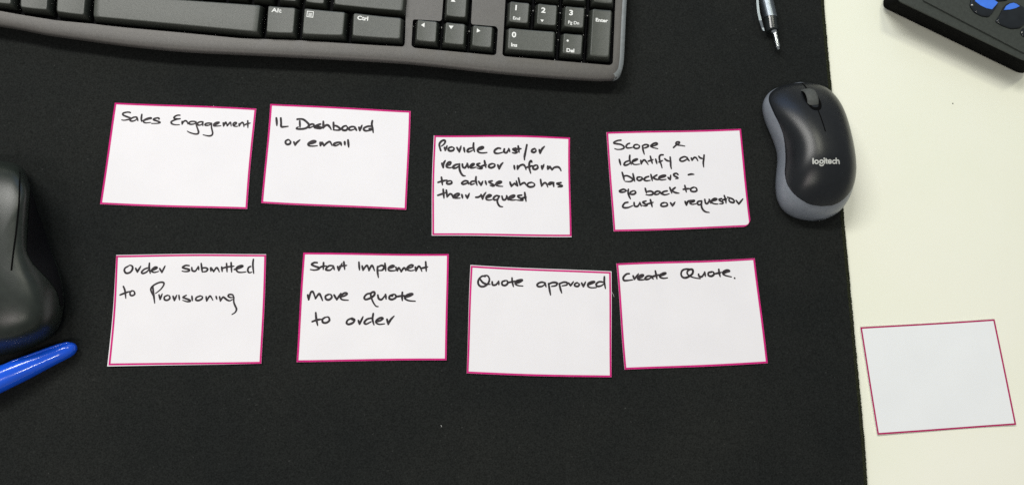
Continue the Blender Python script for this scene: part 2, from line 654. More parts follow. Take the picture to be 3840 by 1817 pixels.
def legend_text(s, px, cap_px, key, spread=1.0, name='legend'):
    o, q, ex, ey, zt = key
    p0 = flat2(at(px[0], px[1], Z_TOP))
    cap = (flat2(at(px[0], px[1], Z_TOP)) - flat2(at(px[0], px[1] - cap_px, Z_TOP))).length
    me = text_mesh(s, 0.034)
    k = cap / 0.73
    for v in me.vertices:
        p = p0 + ex * (v.co.x * k * spread) + ey * (v.co.y * k)
        v.co = z3(p, zt(p) + 0.00014)
    me.name = name
    me.materials.clear()
    lo = link(name, me, 'legend', o)
    return lo


def legend_poly(polys, key, name='legend'):
    o, q, ex, ey, zt = key
    bm = bmesh.new()
    for P in polys:
        W = [flat2(at(x, y, Z_TOP)) for x, y in P]
        f = bm.faces.new([bm.verts.new(z3(p, zt(p) + 0.00014)) for p in W])
        f.normal_update()
        if f.normal.z < 0:
            f.normal_flip()
    return obj_from(name, bm, 'legend', o, fix=False)


def shift(q, dx, dy):
    return [(x + dx, y + dy) for x, y in q]


def cq(c, pts):
    return [c.px(p) for p in pts]


# bottom row
kb_bottom = {
    'ctrl_l': [(-105, -80), (44, -63), (38, 15), (-115, -4)],
    'win': [(80, -57), (179, -46), R1.px((465, 97)), R1.px((208, 68))],
    'alt_l': [(218, -41), (319, -27), R1.px((838, 148)), R1.px((572, 113))],
    'space': [(357, -22), R2.px((252, 72)), R2.px((213, 402)), R1.px((945, 166))],
    'alt': cq(R2, [(365, 80), (697, 105), (670, 418), (343, 405)]),
    'menu': cq(R2, [(825, 112), (1330, 160), (1302, 445), (801, 428)]),
    'ctrl': cq(R2, [(1450, 172), (2047, 235), (2032, 491), (1437, 450)]),
}
K = {}
for nm, q in kb_bottom.items():
    K[nm] = make_key(q, front=0.0014)
# arrows and number pad
pad = {
    'left': cq(R3, [(195, 215), (392, 235), (380, 450), (182, 430)]),
    'down': cq(R3, [(498, 243), (693, 262), (680, 478), (481, 458)]),
    'right': cq(R3, [(792, 275), (988, 292), (975, 508), (779, 488)]),
    'up': cq(R3, [(515, -48), (713, -30), (700, 185), (504, 165)]),
    'one': cq(R3, [(1190, 18), (1385, 38), (1368, 248), (1177, 230)]),
    'two': cq(R3, [(1487, 42), (1682, 62), (1668, 272), (1474, 255)]),
    'three': cq(R3, [(1782, 70), (1977, 88), (1962, 298), (1769, 280)]),
    'zero': cq(R3, [(1172, 305), (1658, 345), (1645, 558), (1160, 525)]),
    'dot': cq(R3, [(1763, 362), (1957, 378), (1942, 585), (1750, 568)]),
    'enter': cq(R3, [(2075, 98), (2268, 115), (2238, 610), (2045, 595)]),
    'plus': cq(R3, [(2106, -478), (2299, -460), (2276, 37), (2089, 18)]),
}
for nm in ('one', 'two', 'three'):
    pad[nm + 'b'] = shift(pad[nm], 6.3, -100.5)
    pad[nm + 'c'] = shift(pad[nm], 12.5, -200)
for nm, q in pad.items():
    K[nm] = make_key(q)
# second row of the main block: its front edge shows along the top of the picture
row2 = [cq(R2, [(1222, -190), (2087, -112), (2062, 135), (1205, 53)]),
        cq(R2, [(858, -225), (1076, -205), (1061, 45), (844, 20)]),
        cq(R2, [(533, -250), (752, -232), (706, 12), (519, -6)])]
q0 = row2[-1]
for i in range(11):
    row2.append(shift(q0, -97.5 * (i + 1), -7.5 * (i + 1) - 0.28 * i * i))
for r, off in ((1, -24), (2, -48)):
    for i in range(-11, 4):
        row2.append(shift(q0, 97.5 * i + off + 6 * r, -100.0 * r + 7.5 * i - (0.28 * i * i if i < 0 else 0)))
for q in row2:
    make_key(q, front=0.0014)

# lettering
legend_text('Alt', R2.px((400, 153)), 15.5, K['alt'], 1.28)
legend_text('Ctrl', R2.px((1488, 250)), 15.0, K['ctrl'], 1.12)
legend_text('1', R3.px((1220, 106)), 19.5, K['one'], 1.15)
legend_text('End', R3.px((1209, 208)), 12.0, K['one'], 1.05)
legend_text('2', R3.px((1514, 134)), 19.5, K['two'], 1.15)
legend_text('3', R3.px((1812, 160)), 19.5, K['three'], 1.15)
legend_text('Pg Dn', R3.px((1802, 254)), 12.0, K['three'], 0.98)
legend_text('0', R3.px((1199, 398)), 20.0, K['zero'], 1.1)
legend_text('Ins', R3.px((1190, 498)), 13.5, K['zero'], 1.05)
legend_text('Del', R3.px((1784, 555)), 13.8, K['dot'], 1.05)
legend_text('Enter', R3.px((2098, 229)), 13.0, K['enter'], 1.08)
dc = R3.px((1800, 437))
legend_poly([[(dc[0] + 4.2 * math.cos(a), dc[1] + 4.2 * math.sin(a)) for a in [k * math.pi / 5 for k in range(10)]]], K['dot'])
legend_poly([cq(R4, [(502, 478), (572, 432), (566, 522)])], K['left'])
legend_poly([cq(R4, [(1030, 488), (1122, 492), (1074, 556)])], K['down'])
legend_poly([cq(R4, [(1568, 540), (1634, 590), (1562, 622)])], K['right'])
legend_poly([cq(R4, [(1068, 32), (1158, 38), (1112, -40)])], K['up'])
legend_poly([cq(R3, [(1507, 209), (1545, 213), (1525, 238)])], K['two'])
mi = lambda a, b: R2.px((a, b))
legend_poly([[mi(853, 140), mi(938, 147), mi(937, 156), mi(852, 149)], [mi(846, 209), mi(930, 217), mi(929, 226), mi(845, 218)],
             [mi(852, 149.5), mi(861, 150.3), mi(855, 209.5), mi(846, 208.7)], [mi(928, 155.6), mi(937, 156.4), mi(930, 216.6), mi(921, 215.8)],
             [mi(872, 166), mi(916, 170), mi(915, 178), mi(871, 174)], [mi(870, 181), mi(914, 185), mi(913, 193), mi(869, 189)], [mi(868, 196), mi(912, 200), mi(911, 208), mi(867, 204)]], K['menu'])

# ================================================================== CARDS
CARD_T = 0.00045


def T(s):
    """'x,y x,y; x,y ...' -> list of strokes"""
    return [[tuple(float(a) for a in p.split(',')) for p in st.split()] for st in s.split(';') if st.strip()]


CARDS = []


def make_card(corners, zbase, label, border, lines, paper='paper', pink='pink', bow=(0.3, 0.4), edge_wave=0.00035, seed=0, cut=None):
    zc = zbase + CARD_T
    q = [flat2(at(x, y, zc + 0.0002)) for x, y in corners]          # TL TR BR BL
    c = (q[0] + q[1] + q[2] + q[3]) / 4
    ex = (q[1] - q[0] + q[2] - q[3]) / 2
    ey = (q[3] - q[0] + q[2] - q[1]) / 2
    det = ex.x * ey.y - ex.y * ey.x
    rnd = random.Random(seed)
    ph = [rnd.uniform(0, 6.28) for _ in range(8)]
    bo = [rnd.uniform(-1, 1) for _ in range(4)]

    def uv(x, y):
        dx, dy = x - c.x, y - c.y
        return 0.5 + (dx * ey.y - dy * ey.x) / det, 0.5 + (ex.x * dy - ex.y * dx) / det

    def zf(x, y):
        u, v = uv(x, y)
        a = 2 * u - 1
        b = 2 * v - 1
        return zc + 0.0011 * max(0.0, bow[0] * a * a + bow[1] * b * b * (0.6 + 0.4 * math.sin(2.5 * a + ph[0])) + 0.15 * math.sin(3 * a + ph[1]) * b + 0.15)

    root = thing('note_card', z3(c, zbase), label, 'card', GROUP)
    N, Mv = 40, 28

    def P(u, v):
        p = quad_bilerp(q, u, v)
        e = edge_wave
        wx = e * (bo[0] * math.sin(math.pi * v) + 0.5 * math.sin(5.3 * v + ph[2])) * (1 - u) + e * (bo[1] * math.sin(math.pi * v) + 0.5 * math.sin(4.7 * v + ph[3])) * u
        wy = e * (bo[2] * math.sin(math.pi * u) + 0.5 * math.sin(6.1 * u + ph[4])) * (1 - v) + e * (bo[3] * math.sin(math.pi * u) + 0.5 * math.sin(5.1 * u + ph[5])) * v
        p = p + Vector((wx, wy))
        if cut and u > 0.5 and v > 0.5:
            d = (1 - u) * 1.37 + (1 - v)
            if d < cut:
                p = p - (quad_bilerp(q, 1, 1) - c).normalized() * (cut - d) * 0.045
        return p
    bm = bmesh.new()
    gt = [[None] * (N + 1) for _ in range(Mv + 1)]
    gb = [[None] * (N + 1) for _ in range(Mv + 1)]
    for j in range(Mv + 1):
        for i in range(N + 1):
            p = P(i / N, j / Mv)
            z = zf(p.x, p.y)
            gt[j][i] = bm.verts.new((p.x, p.y, z))
            gb[j][i] = bm.verts.new((p.x, p.y, z - CARD_T + 0.00003))
    for j in range(Mv):
        for i in range(N):
            bm.faces.new((gt[j][i], gt[j][i + 1], gt[j + 1][i + 1], gt[j + 1][i]))
            bm.faces.new((gb[j][i + 1], gb[j][i], gb[j + 1][i], gb[j + 1][i + 1]))
    for i in range(N):
        for j in (0, Mv):
            bm.faces.new((gt[j][i], gb[j][i], gb[j][i + 1], gt[j][i + 1]))
    for j in range(Mv):
        for i in (0, N):
            bm.faces.new((gt[j][i], gt[j + 1][i], gb[j + 1][i], gb[j][i]))
    obj_from('paper', bm, paper, root, smooth=False)
    # printed border: (top L, top R, right T, right B, bottom R, bottom L, left B, left T) white margins in mm
    m = [(b_ * 0.00055 if b_ >= 0.6 else b_ * 0.00012) for b_ in border[:8]]
    W = border[8] * 0.00112
    wd, ht = (q[1] - q[0]).length, (q[3] - q[0]).length

    def off(side, t, extra):
        """a point of the border, distance = margin + extra from the paper's own edge"""
        if side == 0:
            return t, (m[0] + (m[1] - m[0]) * t + extra) / ht
        if side == 1:
            return 1 - (m[2] + (m[3] - m[2]) * t + extra) / wd, t
        if side == 2:
            return 1 - t, 1 - (m[4] + (m[5] - m[4]) * t + extra) / ht
        return (m[6] + (m[7] - m[6]) * t + extra) / wd, 1 - t

    def corner(a, b, extra):
        # a: side index, b: next side
        pa0, pa1 = off(a, 0, extra), off(a, 1, extra)
        pb0, pb1 = off(b, 0, extra), off(b, 1, extra)
        x1, y1, x2, y2 = *pa0, *pa1
        x3, y3, x4, y4 = *pb0, *pb1
        d = (x1 - x2) * (y3 - y4) - (y1 - y2) * (x3 - x4)
        px = ((x1 * y2 - y1 * x2) * (x3 - x4) - (x1 - x2) * (x3 * y4 - y3 * x4)) / d
        py = ((x1 * y2 - y1 * x2) * (y3 - y4) - (y1 - y2) * (x3 * y4 - y3 * x4)) / d
        return Vector((px, py))
    bm = bmesh.new()
    for s in range(4):
        o0, o1 = corner((s - 1) % 4, s, 0), corner(s, (s + 1) % 4, 0)
        i0, i1 = corner((s - 1) % 4, s, W), corner(s, (s + 1) % 4, W)
        prev = None
        for k in range(41):
            t = k / 40
            pr = []
            for a in (o0.lerp(o1, t), i0.lerp(i1, t)):
                p = P(a.x, a.y)
                pr.append(bm.verts.new((p.x, p.y, zf(p.x, p.y) + 0.00007)))
            if prev:
                bm.faces.new((prev[0], prev[1], pr[1], pr[0]))
            prev = pr
    bmesh.ops.remove_doubles(bm, verts=bm.verts, dist=1e-7)
    obj_from('printed_border', bm, pink, root)
    # handwriting, one mesh per written line
    for crop, width, tx, text in lines:
        bm = bmesh.new()
        ppm = None
        k = 0
        for strk in T(text):
            w = [flat2(crop.at(p, zc + 0.0002)) for p in strk]
            a, b = flat2(crop.at((0, 0), zc)), flat2(crop.at((100, 0), zc))
            wm = (b - a).length / 100 * width * 1.12
            pts = catmull(w, step=6) if len(w) > 2 else w
            if len(pts) == 2 and (pts[1] - pts[0]).length > 0:
                pts = [pts[0].lerp(pts[1], t / 4) for t in range(5)]
            k += 1
            ribbon(bm, pts, wm, zf, taper=(0.85, 0.55), dz=0.00010 + k * 1.2e-6)
        o = obj_from('handwriting', bm, 'ink', root, fix=False)
        for pl in o.data.polygons:
            pass
        o['label'] = tx
    CARDS.append(root)
    return root


GROUP = 'white cards with pink borders laid out in two rows'
A = Crop(440, 400, 0.09843)
B = Crop(630, 400, 0.12422)
C_ = Crop(1020, 420, 0.15528)
D = Crop(1630, 510, 0.1941)
E_ = Crop(1630, 650, 0.1941)
F_ = Crop(2280, 510, 0.15528)
G = Crop(2300, 670, 0.1941)
H = Crop(440, 960, 0.20186)
I_ = Crop(1130, 970, 0.22153)
J_ = Crop(1770, 1010, 0.20963)
K_ = Crop(2310, 990, 0.18245)

make_card([(432, 386), (961, 408), (928, 785), (377, 766)], MAT_T, 'white pink-edged card reading Sales Engagement, below the space bar', 
          (0.15, 0.35, 0.25, 0.2, 0.35, 0.35, 0.15, 0.2, 1.15), [
    (A, 66, 'handwritten word Sales', """500,235 440,215 350,220 240,250 215,300 260,345 400,400 510,445 480,485 400,500 300,520 230,522 175,508;
     740,410 680,400 590,425 510,480 490,520 540,555 620,550 710,510 745,460;740,400 765,460 790,545;940,300 925,400 920,500 930,570;
     960,545 1080,510 1200,475 1300,450 1260,432 1150,455 1040,510 1000,555 1020,600 1090,622 1180,617 1270,608;
     1590,480 1595,450 1540,435 1440,455 1385,490 1420,520 1520,550 1610,590 1630,610 1580,635 1480,645 1310,645"""),
    (B, 50, 'handwritten word Engagement', """365,265 300,265 230,290 185,335 210,365 290,370 370,365;370,370 250,392 130,440 100,480 130,525 220,550 350,548;
     430,450 430,530;430,530 470,460 530,430 580,460 605,530;840,465 780,450 690,455 640,490 660,530 740,535 810,515 845,480;
     845,460 860,560 900,680 925,770 905,815 840,828 740,810 640,775 585,740;1060,465 990,460 910,490 890,530 920,560 990,555 1050,510;1055,460 1050,520 1055,580;
     1320,510 1250,500 1160,510 1120,545 1150,570 1230,565 1300,530;1315,505 1315,620 1340,740 1350,810 1320,865 1250,885 1160,875 1060,850;
     1400,560 1480,530 1540,490 1530,475 1450,490 1385,540 1390,585 1470,590 1600,580;1670,490 1680,590;1680,590 1720,510 1750,480 1790,580;1790,580 1850,510 1890,480 1910,590;
     1980,560 2050,530 2065,490 2010,485 1970,530 1985,580 2050,600 2110,595;2150,520 2155,590;2155,585 2190,520 2250,480 2285,530 2295,610;2410,430 2415,640;2310,560 2370,530 2440,510 2490,500"""),
], seed=1)

make_card([(1014, 390), (1540, 417), (1525, 787), (981, 761)], MAT_T, 'white pink-edged card reading IL Dashboard or email',
          (0.3, 0.35, 0.3, 0.3, 0.35, 0.35, 0.3, 0.25, 1.15), [
    (C_, 50, 'handwritten words IL Dashboard', """108,148 118,250 120,335;215,150 222,260 228,355 300,360 390,350;610,180 680,172 760,185 840,245 895,310 880,355 800,400 690,415 600,410 600,385 635,365;672,220 678,370;
     1010,300 960,295 890,330 880,370 920,380 990,350;1005,300 1020,350 1030,390;1170,295 1100,315 1050,345 1120,355 1190,375 1170,400 1100,400 1030,390;
     1240,230 1240,320 1235,390;1235,390 1290,330 1350,320 1400,370 1430,425;1485,255 1488,340 1490,430;1495,330 1560,340 1620,380 1650,420 1590,440 1480,435;
     1790,335 1730,350 1690,400 1720,440 1790,440 1825,390 1800,335;1990,360 1930,355 1870,380 1860,425 1910,440 1980,420;2000,365 2020,410 2045,450;
     2100,370 2120,450;2120,450 2150,380 2175,320;2390,345 2310,350 2230,385 2215,425 2260,455 2330,450 2400,440;2425,215 2410,300 2430,400 2445,500;2350,410 2420,405"""),
    (C_, 50, 'handwritten words or email', """390,670 335,700 330,750 370,785 430,770 450,720 410,672;530,725 560,800;560,800 600,740 675,675;
     880,770 960,760 1040,730 1050,705 990,700 910,735 875,780 900,815 980,825 1095,815;1165,735 1170,815;1170,812 1200,740;1210,735 1255,815;1255,815 1330,745 1400,720 1450,810;
     1650,735 1590,735 1510,760 1490,800 1550,810 1630,775;1660,740 1675,810;1755,720 1762,800;1835,675 1845,770 1852,850"""),
], seed=2)

make_card([(1626, 508), (2138, 516), (2142, 888), (1618, 884)], MAT_T, 'white pink-edged card reading Provide cust/or requestor inform to advise who has their request',
          (0.1, 0.2, 0.35, 0.35, 1.0, 0.7, 0.7, 0.6, 1.15), [
    (D, 40, 'handwritten words Provide cust/or', """118,285 100,225 92,160 130,105 180,85 205,110 180,160 130,200;190,225 205,280;205,280 240,190;330,215 280,230 265,270 300,290 355,280 375,240 335,212;
     430,225 475,310;475,310 510,195;565,230 580,315;720,235 660,250 630,290 660,310 730,280;752,140 748,220 770,305;830,265 900,255 940,230 920,215 860,235 830,280 860,320 930,330 1010,322;
     1270,245 1220,240 1160,280 1160,325 1220,340 1310,320;1345,255 1340,310 1390,325 1430,250;1430,250 1450,310;1565,240 1510,260 1550,290 1590,315 1550,335 1500,325;1612,200 1630,320;1560,265 1620,255 1670,250;
     1780,175 1755,300 1735,400 1735,465;1930,250 1885,270 1875,305 1915,320 1955,295 1945,255;2020,270 2035,335;2035,335 2070,260 2120,205"""),
    (D, 40, 'handwritten words requestor inform', """140,530 165,610;165,610 170,540 205,475;230,570 290,555 310,510 270,510 230,560 235,600 290,615 340,605;480,545 410,555 360,590 365,620 420,615 475,575;480,540 480,640 510,720 550,765 590,770;
     535,545 545,600 590,610 630,530;630,530 650,620;690,590 740,570 760,540 720,545 685,590 700,615 750,615 800,600;870,530 820,545 830,570 890,600 915,620 880,632 820,620;962,480 990,610;910,580 1000,555;
     1110,535 1060,555 1045,595 1090,615 1150,590 1160,550 1115,532;1220,560 1245,635;1245,635 1280,560 1320,515;1535,575 1545,645;1600,575 1600,640;1600,640 1640,580 1700,555 1740,580 1765,650;
     1875,505 1860,480 1830,520 1825,600 1840,670 1855,720;1770,610 1830,590 1890,575;1950,565 1905,590 1905,635 1950,645 1990,615 1980,570 1945,562;2065,580 2075,640;2075,640 2110,550;
     2185,585 2185,645;2185,640 2230,590;2225,590 2265,655;2265,655 2310,610 2380,600 2420,630 2440,675"""),
    (E_, 38, 'handwritten words to advise who has', """130,75 140,140 150,225;65,175 150,150 240,130;285,145 240,160 240,200 290,205 330,185 320,150 285,140;640,150 580,145 525,185 550,210 620,190 650,160;640,155 655,210;
     780,150 720,155 690,190 710,215 770,195;800,65 795,140 820,230;850,155 895,230;895,230 930,150;980,150 1000,220;1110,145 1045,160 1100,200 1150,230 1120,245 1070,230;
     1180,205 1250,195 1290,165 1250,155 1195,185 1190,225 1240,245 1315,250;1455,170 1480,250;1480,250 1540,190;1540,190 1600,245;1600,240 1575,140;1620,90 1650,230;1650,225 1700,190 1740,185 1770,230;
     1870,175 1810,190 1790,235 1840,262 1910,250 1930,210 1880,172;2045,120 2065,250;2065,245 2110,190 2150,190 2185,265;2300,180 2240,175 2200,205 2230,215 2280,190;2290,180 2300,260;2440,180 2360,195 2400,220 2460,240 2440,258 2380,262"""),
    (E_, 38, 'handwritten words their request', """165,310 180,480;60,425 150,395 200,375;225,325 240,460;240,455 290,400 330,410 360,480;370,460 440,440 475,400 440,390 385,420 370,460 400,480 490,478;525,410 540,480;600,420 630,480;630,480 670,385;
     795,462 850,455 900,420;895,410 925,495;925,495 945,430 990,365;1000,470 1060,450 1090,425 1050,415 1000,450 1000,500 1050,515 1110,505;1250,440 1190,430 1140,470 1150,510 1210,500 1250,450;1250,440 1210,520 1225,590 1260,635 1315,645;
     1300,440 1320,505 1370,500 1390,430;1390,430 1420,515;1450,480 1510,465 1545,430 1510,425 1450,455 1440,500 1500,515 1570,510;1680,420 1610,430 1620,460 1680,490 1700,515 1650,520 1590,515;1740,370 1750,450 1765,540;1690,475 1770,460"""),
], seed=3, bow=(0.3, 0.9), edge_wave=0.0005)

make_card([(2273, 497), (2777, 484), (2817, 850), (2300, 868)], MAT_T, 'white pink-edged card reading Scope & identify any blockers - go back to cust or requestor',
          (0.4, 0.35, 0.3, 0.15, 0.35, 0.4, 0.35, 0.35, 1.15), [
    (F_, 42, 'handwritten words Scope &', """310,105 230,115 150,150 145,180 220,195 310,210 375,250 380,295 310,325 220,328 160,310;520,180 470,200 435,250 455,290 530,290 600,275;700,210 640,220 620,270 670,305 740,290 755,240 700,208;
     830,240 845,340 875,445;830,240 900,210 970,225 960,260 890,290 850,290;1040,250 1130,230 1190,195 1160,170 1090,190 1030,245 1080,280 1200,308;1580,280 1640,225 1720,175 1715,145 1660,150 1640,190 1690,220 1770,230 1855,245"""),
    (F_, 44, 'handwritten words identify any', """270,570 305,705;500,600 420,630 385,690 420,710 500,680 540,640;525,470 520,570 560,690;590,620 670,590 710,560 670,560 600,600 590,660 650,690 760,680;790,590 800,680;800,675 840,600 880,580 920,620 970,690;
     1020,490 1050,600 1070,665;970,610 1090,570;1150,560 1180,670;1330,455 1270,460 1240,500 1245,580 1280,680 1305,770;1230,630 1320,590;1370,550 1420,590 1490,610;1500,510 1510,620 1515,720 1530,790;
     1910,520 1840,500 1750,540 1740,590 1800,610 1890,570 1915,530;1910,520 1935,570 1965,600;2010,530 2030,590;2030,585 2080,520 2130,530 2170,600;2190,490 2230,530 2290,545;2320,460 2310,560 2300,650 2310,750"""),
    (F_, 44, 'handwritten word blockers and a dash', """340,880 370,980 390,1070;380,970 460,960 560,1010 600,1060 530,1100 410,1095;600,910 620,1000 645,1095;770,990 710,1000 705,1050 760,1075 820,1040 815,1000 770,988;980,975 910,1000 870,1050 920,1080 1020,1070;
     1035,930 1070,1080;1180,940 1080,1000;1080,1000 1150,1040 1230,1055;1250,1010 1340,985 1390,955 1340,950 1250,980 1230,1030 1290,1060 1400,1045;1450,1000 1490,1050;1500,1055 1515,940;1690,930 1650,900 1590,920 1600,960 1670,995 1690,1020 1630,1030;1940,935 2010,920 2075,925"""),
    (G, 36, 'handwritten words go back to', """240,220 190,205 120,235 140,260 210,255 260,230;290,205 285,280 310,350 330,390;380,235 330,260 330,295 390,300 430,270 410,235 370,235;615,185 640,280;650,250 720,240 770,270 750,305 690,315 630,308;
     900,250 850,240 800,270 800,300 860,300 910,260;900,250 930,300;1040,235 970,250 940,290 1000,310 1080,290;1090,170 1130,280;1195,170 1120,230;1120,220 1190,265 1270,280;1380,130 1410,260;1350,205 1410,195 1480,190;1550,165 1500,190 1500,235 1560,250 1610,230 1600,180 1550,162"""),
    (G, 36, 'handwritten words cust or requestor', """280,455 220,470 180,530 210,560 290,555 370,520;400,460 410,525 470,530 510,460;510,460 540,530;630,430 570,450 600,480 650,505 620,525 560,515;715,405 735,480 750,545;650,490 770,455;
     980,460 930,480 920,520 970,535 1040,515 1030,470 980,458;1105,465 1140,525;1140,525 1190,450;1385,440 1410,515;1410,510 1440,440 1510,415;1490,460 1550,440 1560,420 1510,430 1480,470 1520,495 1590,485;
     1700,430 1640,440 1620,480 1660,505 1710,470;1705,430 1700,530 1730,600 1780,640 1850,652;1765,400 1780,470 1820,475 1860,400;1850,400 1880,475;1900,430 1970,415 1995,390 1950,385 1900,420 1900,460 1950,485 2020,490;
     2090,385 2040,400 2060,425 2110,450 2110,480 2050,485;2140,325 2165,400 2175,475;2110,410 2190,390;2205,360 2290,388 2330,425 2320,460 2260,450 2230,410 2250,375;2370,420 2420,490;2420,490 2500,390"""),
], seed=4, cut=0.06)

make_card([(438, 955), (999, 952), (982, 1361), (405, 1372)], MAT_T, 'white pink-edged card reading Order submitted to Provisioning, right of the blue marker',
          (0.8, 0.7, 0.3, 0.4, 0.15, 1.2, 1.4, 0.4, 1.15), [
    (H, 34, 'handwritten words Order submitted', """200,190 150,220 135,270 170,315 240,300 285,240 280,185 235,170 200,190;345,225 375,295;375,295 400,250 440,185;560,220 500,245 455,295 480,320 550,290 590,240;600,130 595,220 615,320;
     660,260 720,235 740,210 700,205 650,245 645,285 700,300 770,280;790,230 830,300;830,300 890,180;1335,175 1270,172 1215,205 1250,225 1330,245 1330,275 1260,285 1205,275;1385,210 1395,265 1450,275 1500,200;1505,195 1515,255;
     1560,135 1570,220 1580,295;1575,220 1640,215 1680,240 1650,280 1585,290;1735,215 1740,280;1745,215 1790,285;1790,285 1840,215 1870,235 1895,290;1940,200 1950,285;2030,135 2040,290;2115,120 2125,295;1950,225 2040,200 2170,185;
     2175,245 2260,225 2330,190 2310,175 2240,195 2210,240 2240,290 2310,300 2390,290;2480,190 2440,210 2425,265 2450,305 2500,295;2530,60 2520,160 2535,320"""),
    (H, 32, 'handwritten words to Provisioning', """115,560 145,640 160,780;55,718 150,680 240,650;275,640 240,670 245,720 285,730 325,700 310,650 270,638;660,560 675,700 695,870;675,740 630,650 630,590 690,530 790,485 860,490 860,540 800,620 710,690;
     775,715 795,800;795,800 835,695;930,725 875,755 880,805 930,815 975,780 965,735 925,722;1035,740 1060,820;1060,820 1105,720;1145,725 1155,810;1280,725 1220,760 1260,780 1340,810 1350,835 1290,840 1215,815;1385,740 1395,825;
     1540,735 1470,765 1460,810 1510,820 1570,790 1580,750 1530,732;1650,750 1660,830;1660,830 1700,760 1730,740 1775,815;1835,745 1850,800;1900,750 1915,830;1915,830 1960,760 1990,770 2040,810 2090,825 2140,800;
     2160,750 2140,715 2080,710 2060,740 2100,765 2160,760;2165,760 2165,850 2190,920 2215,980 2190,1040 2130,1080"""),
], seed=5)

make_card([(1138, 947), (1682, 952), (1675, 1350), (1112, 1356)], MAT_T, 'white pink-edged card reading Start Implement move quote to order',
          (0.1, 0.2, 0.25, 0.2, 0.3, 0.4, 0.2, 0.15, 1.15), [
    (I_, 33, 'handwritten words Start Implement', """270,65 220,65 175,95 230,125 300,150 290,175 220,190 155,180;378,65 372,180;290,165 350,130 430,120;540,120 480,115 430,150 420,185 490,190 540,140;540,120 560,185;615,130 635,195;635,195 690,75;720,50 735,180;650,125 770,110;
     975,55 985,190;1030,120 1045,190;1045,190 1110,110 1145,195;1145,195 1195,110 1240,200;1290,130 1290,220 1305,315;1290,140 1360,110 1400,140 1370,190 1310,195;1415,75 1430,205;1480,160 1550,140 1570,120 1530,115 1480,150 1485,195 1560,200 1610,190;
     1600,140 1620,200;1625,200 1650,150 1690,215;1690,215 1740,150 1770,200;1800,160 1870,140 1890,110 1850,105 1800,140 1790,180 1850,200 1910,190;1930,140 1940,205;1940,205 1980,130 2010,140 2040,210;2105,50 2115,210;2030,160 2140,135"""),
    (I_, 34, 'handwritten words move quote', """110,610 125,690;125,690 160,570 200,560 240,670;240,670 300,590 330,630 360,705;460,600 410,630 420,680 470,690 515,650 500,605 455,598;555,610 600,690;600,690 670,580;670,640 740,620 775,590 740,575 680,610 665,660 700,690 795,698;
     1180,580 1110,595 1065,650 1090,685 1170,660 1235,610 1235,560 1190,570 1175,610 1210,720 1260,795 1300,805;1295,610 1310,670 1360,685 1420,610;1425,600 1435,680;1560,600 1500,625 1490,670 1540,685 1600,650 1590,605 1550,598;1545,622 1525,630;
     1710,565 1705,640 1710,705;1600,640 1700,625 1790,625;1760,650 1840,625 1885,595 1840,590 1770,625 1755,670 1820,705 1930,715"""),
    (I_, 34, 'handwritten words to order', """245,910 255,1020 278,1125;185,1060 270,1030 350,1020;400,990 360,1020 365,1070 420,1080 475,1040 460,985 410,985;860,1000 790,1030 765,1080 800,1105 870,1080 905,1030 870,1000;880,1030 840,1015;965,1040 985,1100;985,1100 1045,975;
     1180,1000 1110,1020 1065,1075 1100,1100 1180,1060;1218,925 1205,1020 1230,1115;1270,1060 1340,1040 1380,1005 1340,995 1280,1030 1265,1075 1320,1105 1410,1095;1450,1020 1470,1105;1470,1105 1510,1030 1570,965"""),
], seed=6)

make_card([(1765, 993), (2292, 1017), (2294, 1414), (1750, 1399)], MAT_T, 'white pink-edged card reading Quote approved, touching a stray white hair on its right side',
          (1.0, 0.9, 0.9, 0.3, 0.3, 0.45, 0.3, 0.6, 1.15), [
    (J_, 34, 'handwritten words Quote approved', """235,125 180,120 120,180 110,250 150,300 220,300 290,245 310,170 280,115 230,108 175,130;150,180 190,230 250,260 325,265;360,220 370,275 430,270 475,205;475,210 480,275;590,200 540,220 540,270 590,285 635,250 630,205 590,195;
     715,150 720,220 740,305;640,235 780,205;780,245 850,225 900,190 860,185 790,210 775,255 820,285 910,295;1310,240 1240,225 1170,260 1180,300 1250,300 1310,255;1300,235 1325,310;1370,250 1385,350 1405,455;1375,255 1450,230 1520,240 1500,285 1420,300;
     1560,250 1580,340 1605,420;1570,250 1640,225 1700,235 1690,275 1610,290;1730,240 1760,290;1760,290 1815,215;1880,235 1840,255 1840,290 1890,300 1920,265 1880,235;1960,240 1990,305;1990,305 2030,220;2080,270 2150,245 2190,220 2140,220 2080,250 2075,300 2130,325 2220,322;
     2340,225 2270,220 2220,260 2240,300 2310,290 2360,250;2365,130 2365,230 2385,340"""),
], seed=7, bow=(0.5, 0.5))

make_card([(2310, 988), (2831, 968), (2878, 1361), (2342, 1386)], MAT_T, 'white pink-edged card reading Create Quote, at the right end of its row',
          (0.3, 0.4, 0.3, 0.3, 0.35, 0.3, 0.35, 0.3, 1.2), [
    (K_, 40, 'handwritten words Create Quote with a full stop', """270,195 210,205 150,270 160,330 230,335 340,320;350,240 375,310;375,310 460,195;450,290 530,260 560,225 510,225 450,270 460,315 540,320 600,310;720,245 650,245 600,280 610,310 680,300 740,250;720,250 765,305;805,140 825,230 840,305;740,255 890,215;
     900,240 980,215 1020,185 970,185 900,225 910,270 980,290 1055,280;1560,110 1440,100 1360,130 1335,200 1360,260 1420,280 1500,250 1570,190 1575,120 1530,105 1470,140 1465,200 1530,250 1620,280 1730,295;1695,205 1710,250 1770,250 1820,160;1820,160 1835,250;
     1960,160 1900,175 1900,230 1960,245 2010,210 2000,165 1960,150;2110,105 2120,180 2140,255;2040,195 2170,165;2200,190 2280,160 2330,140 2280,120 2210,150 2200,200 2260,235 2370,260;2435,285 2443,293"""),
], seed=8, edge_wave=0.0005)

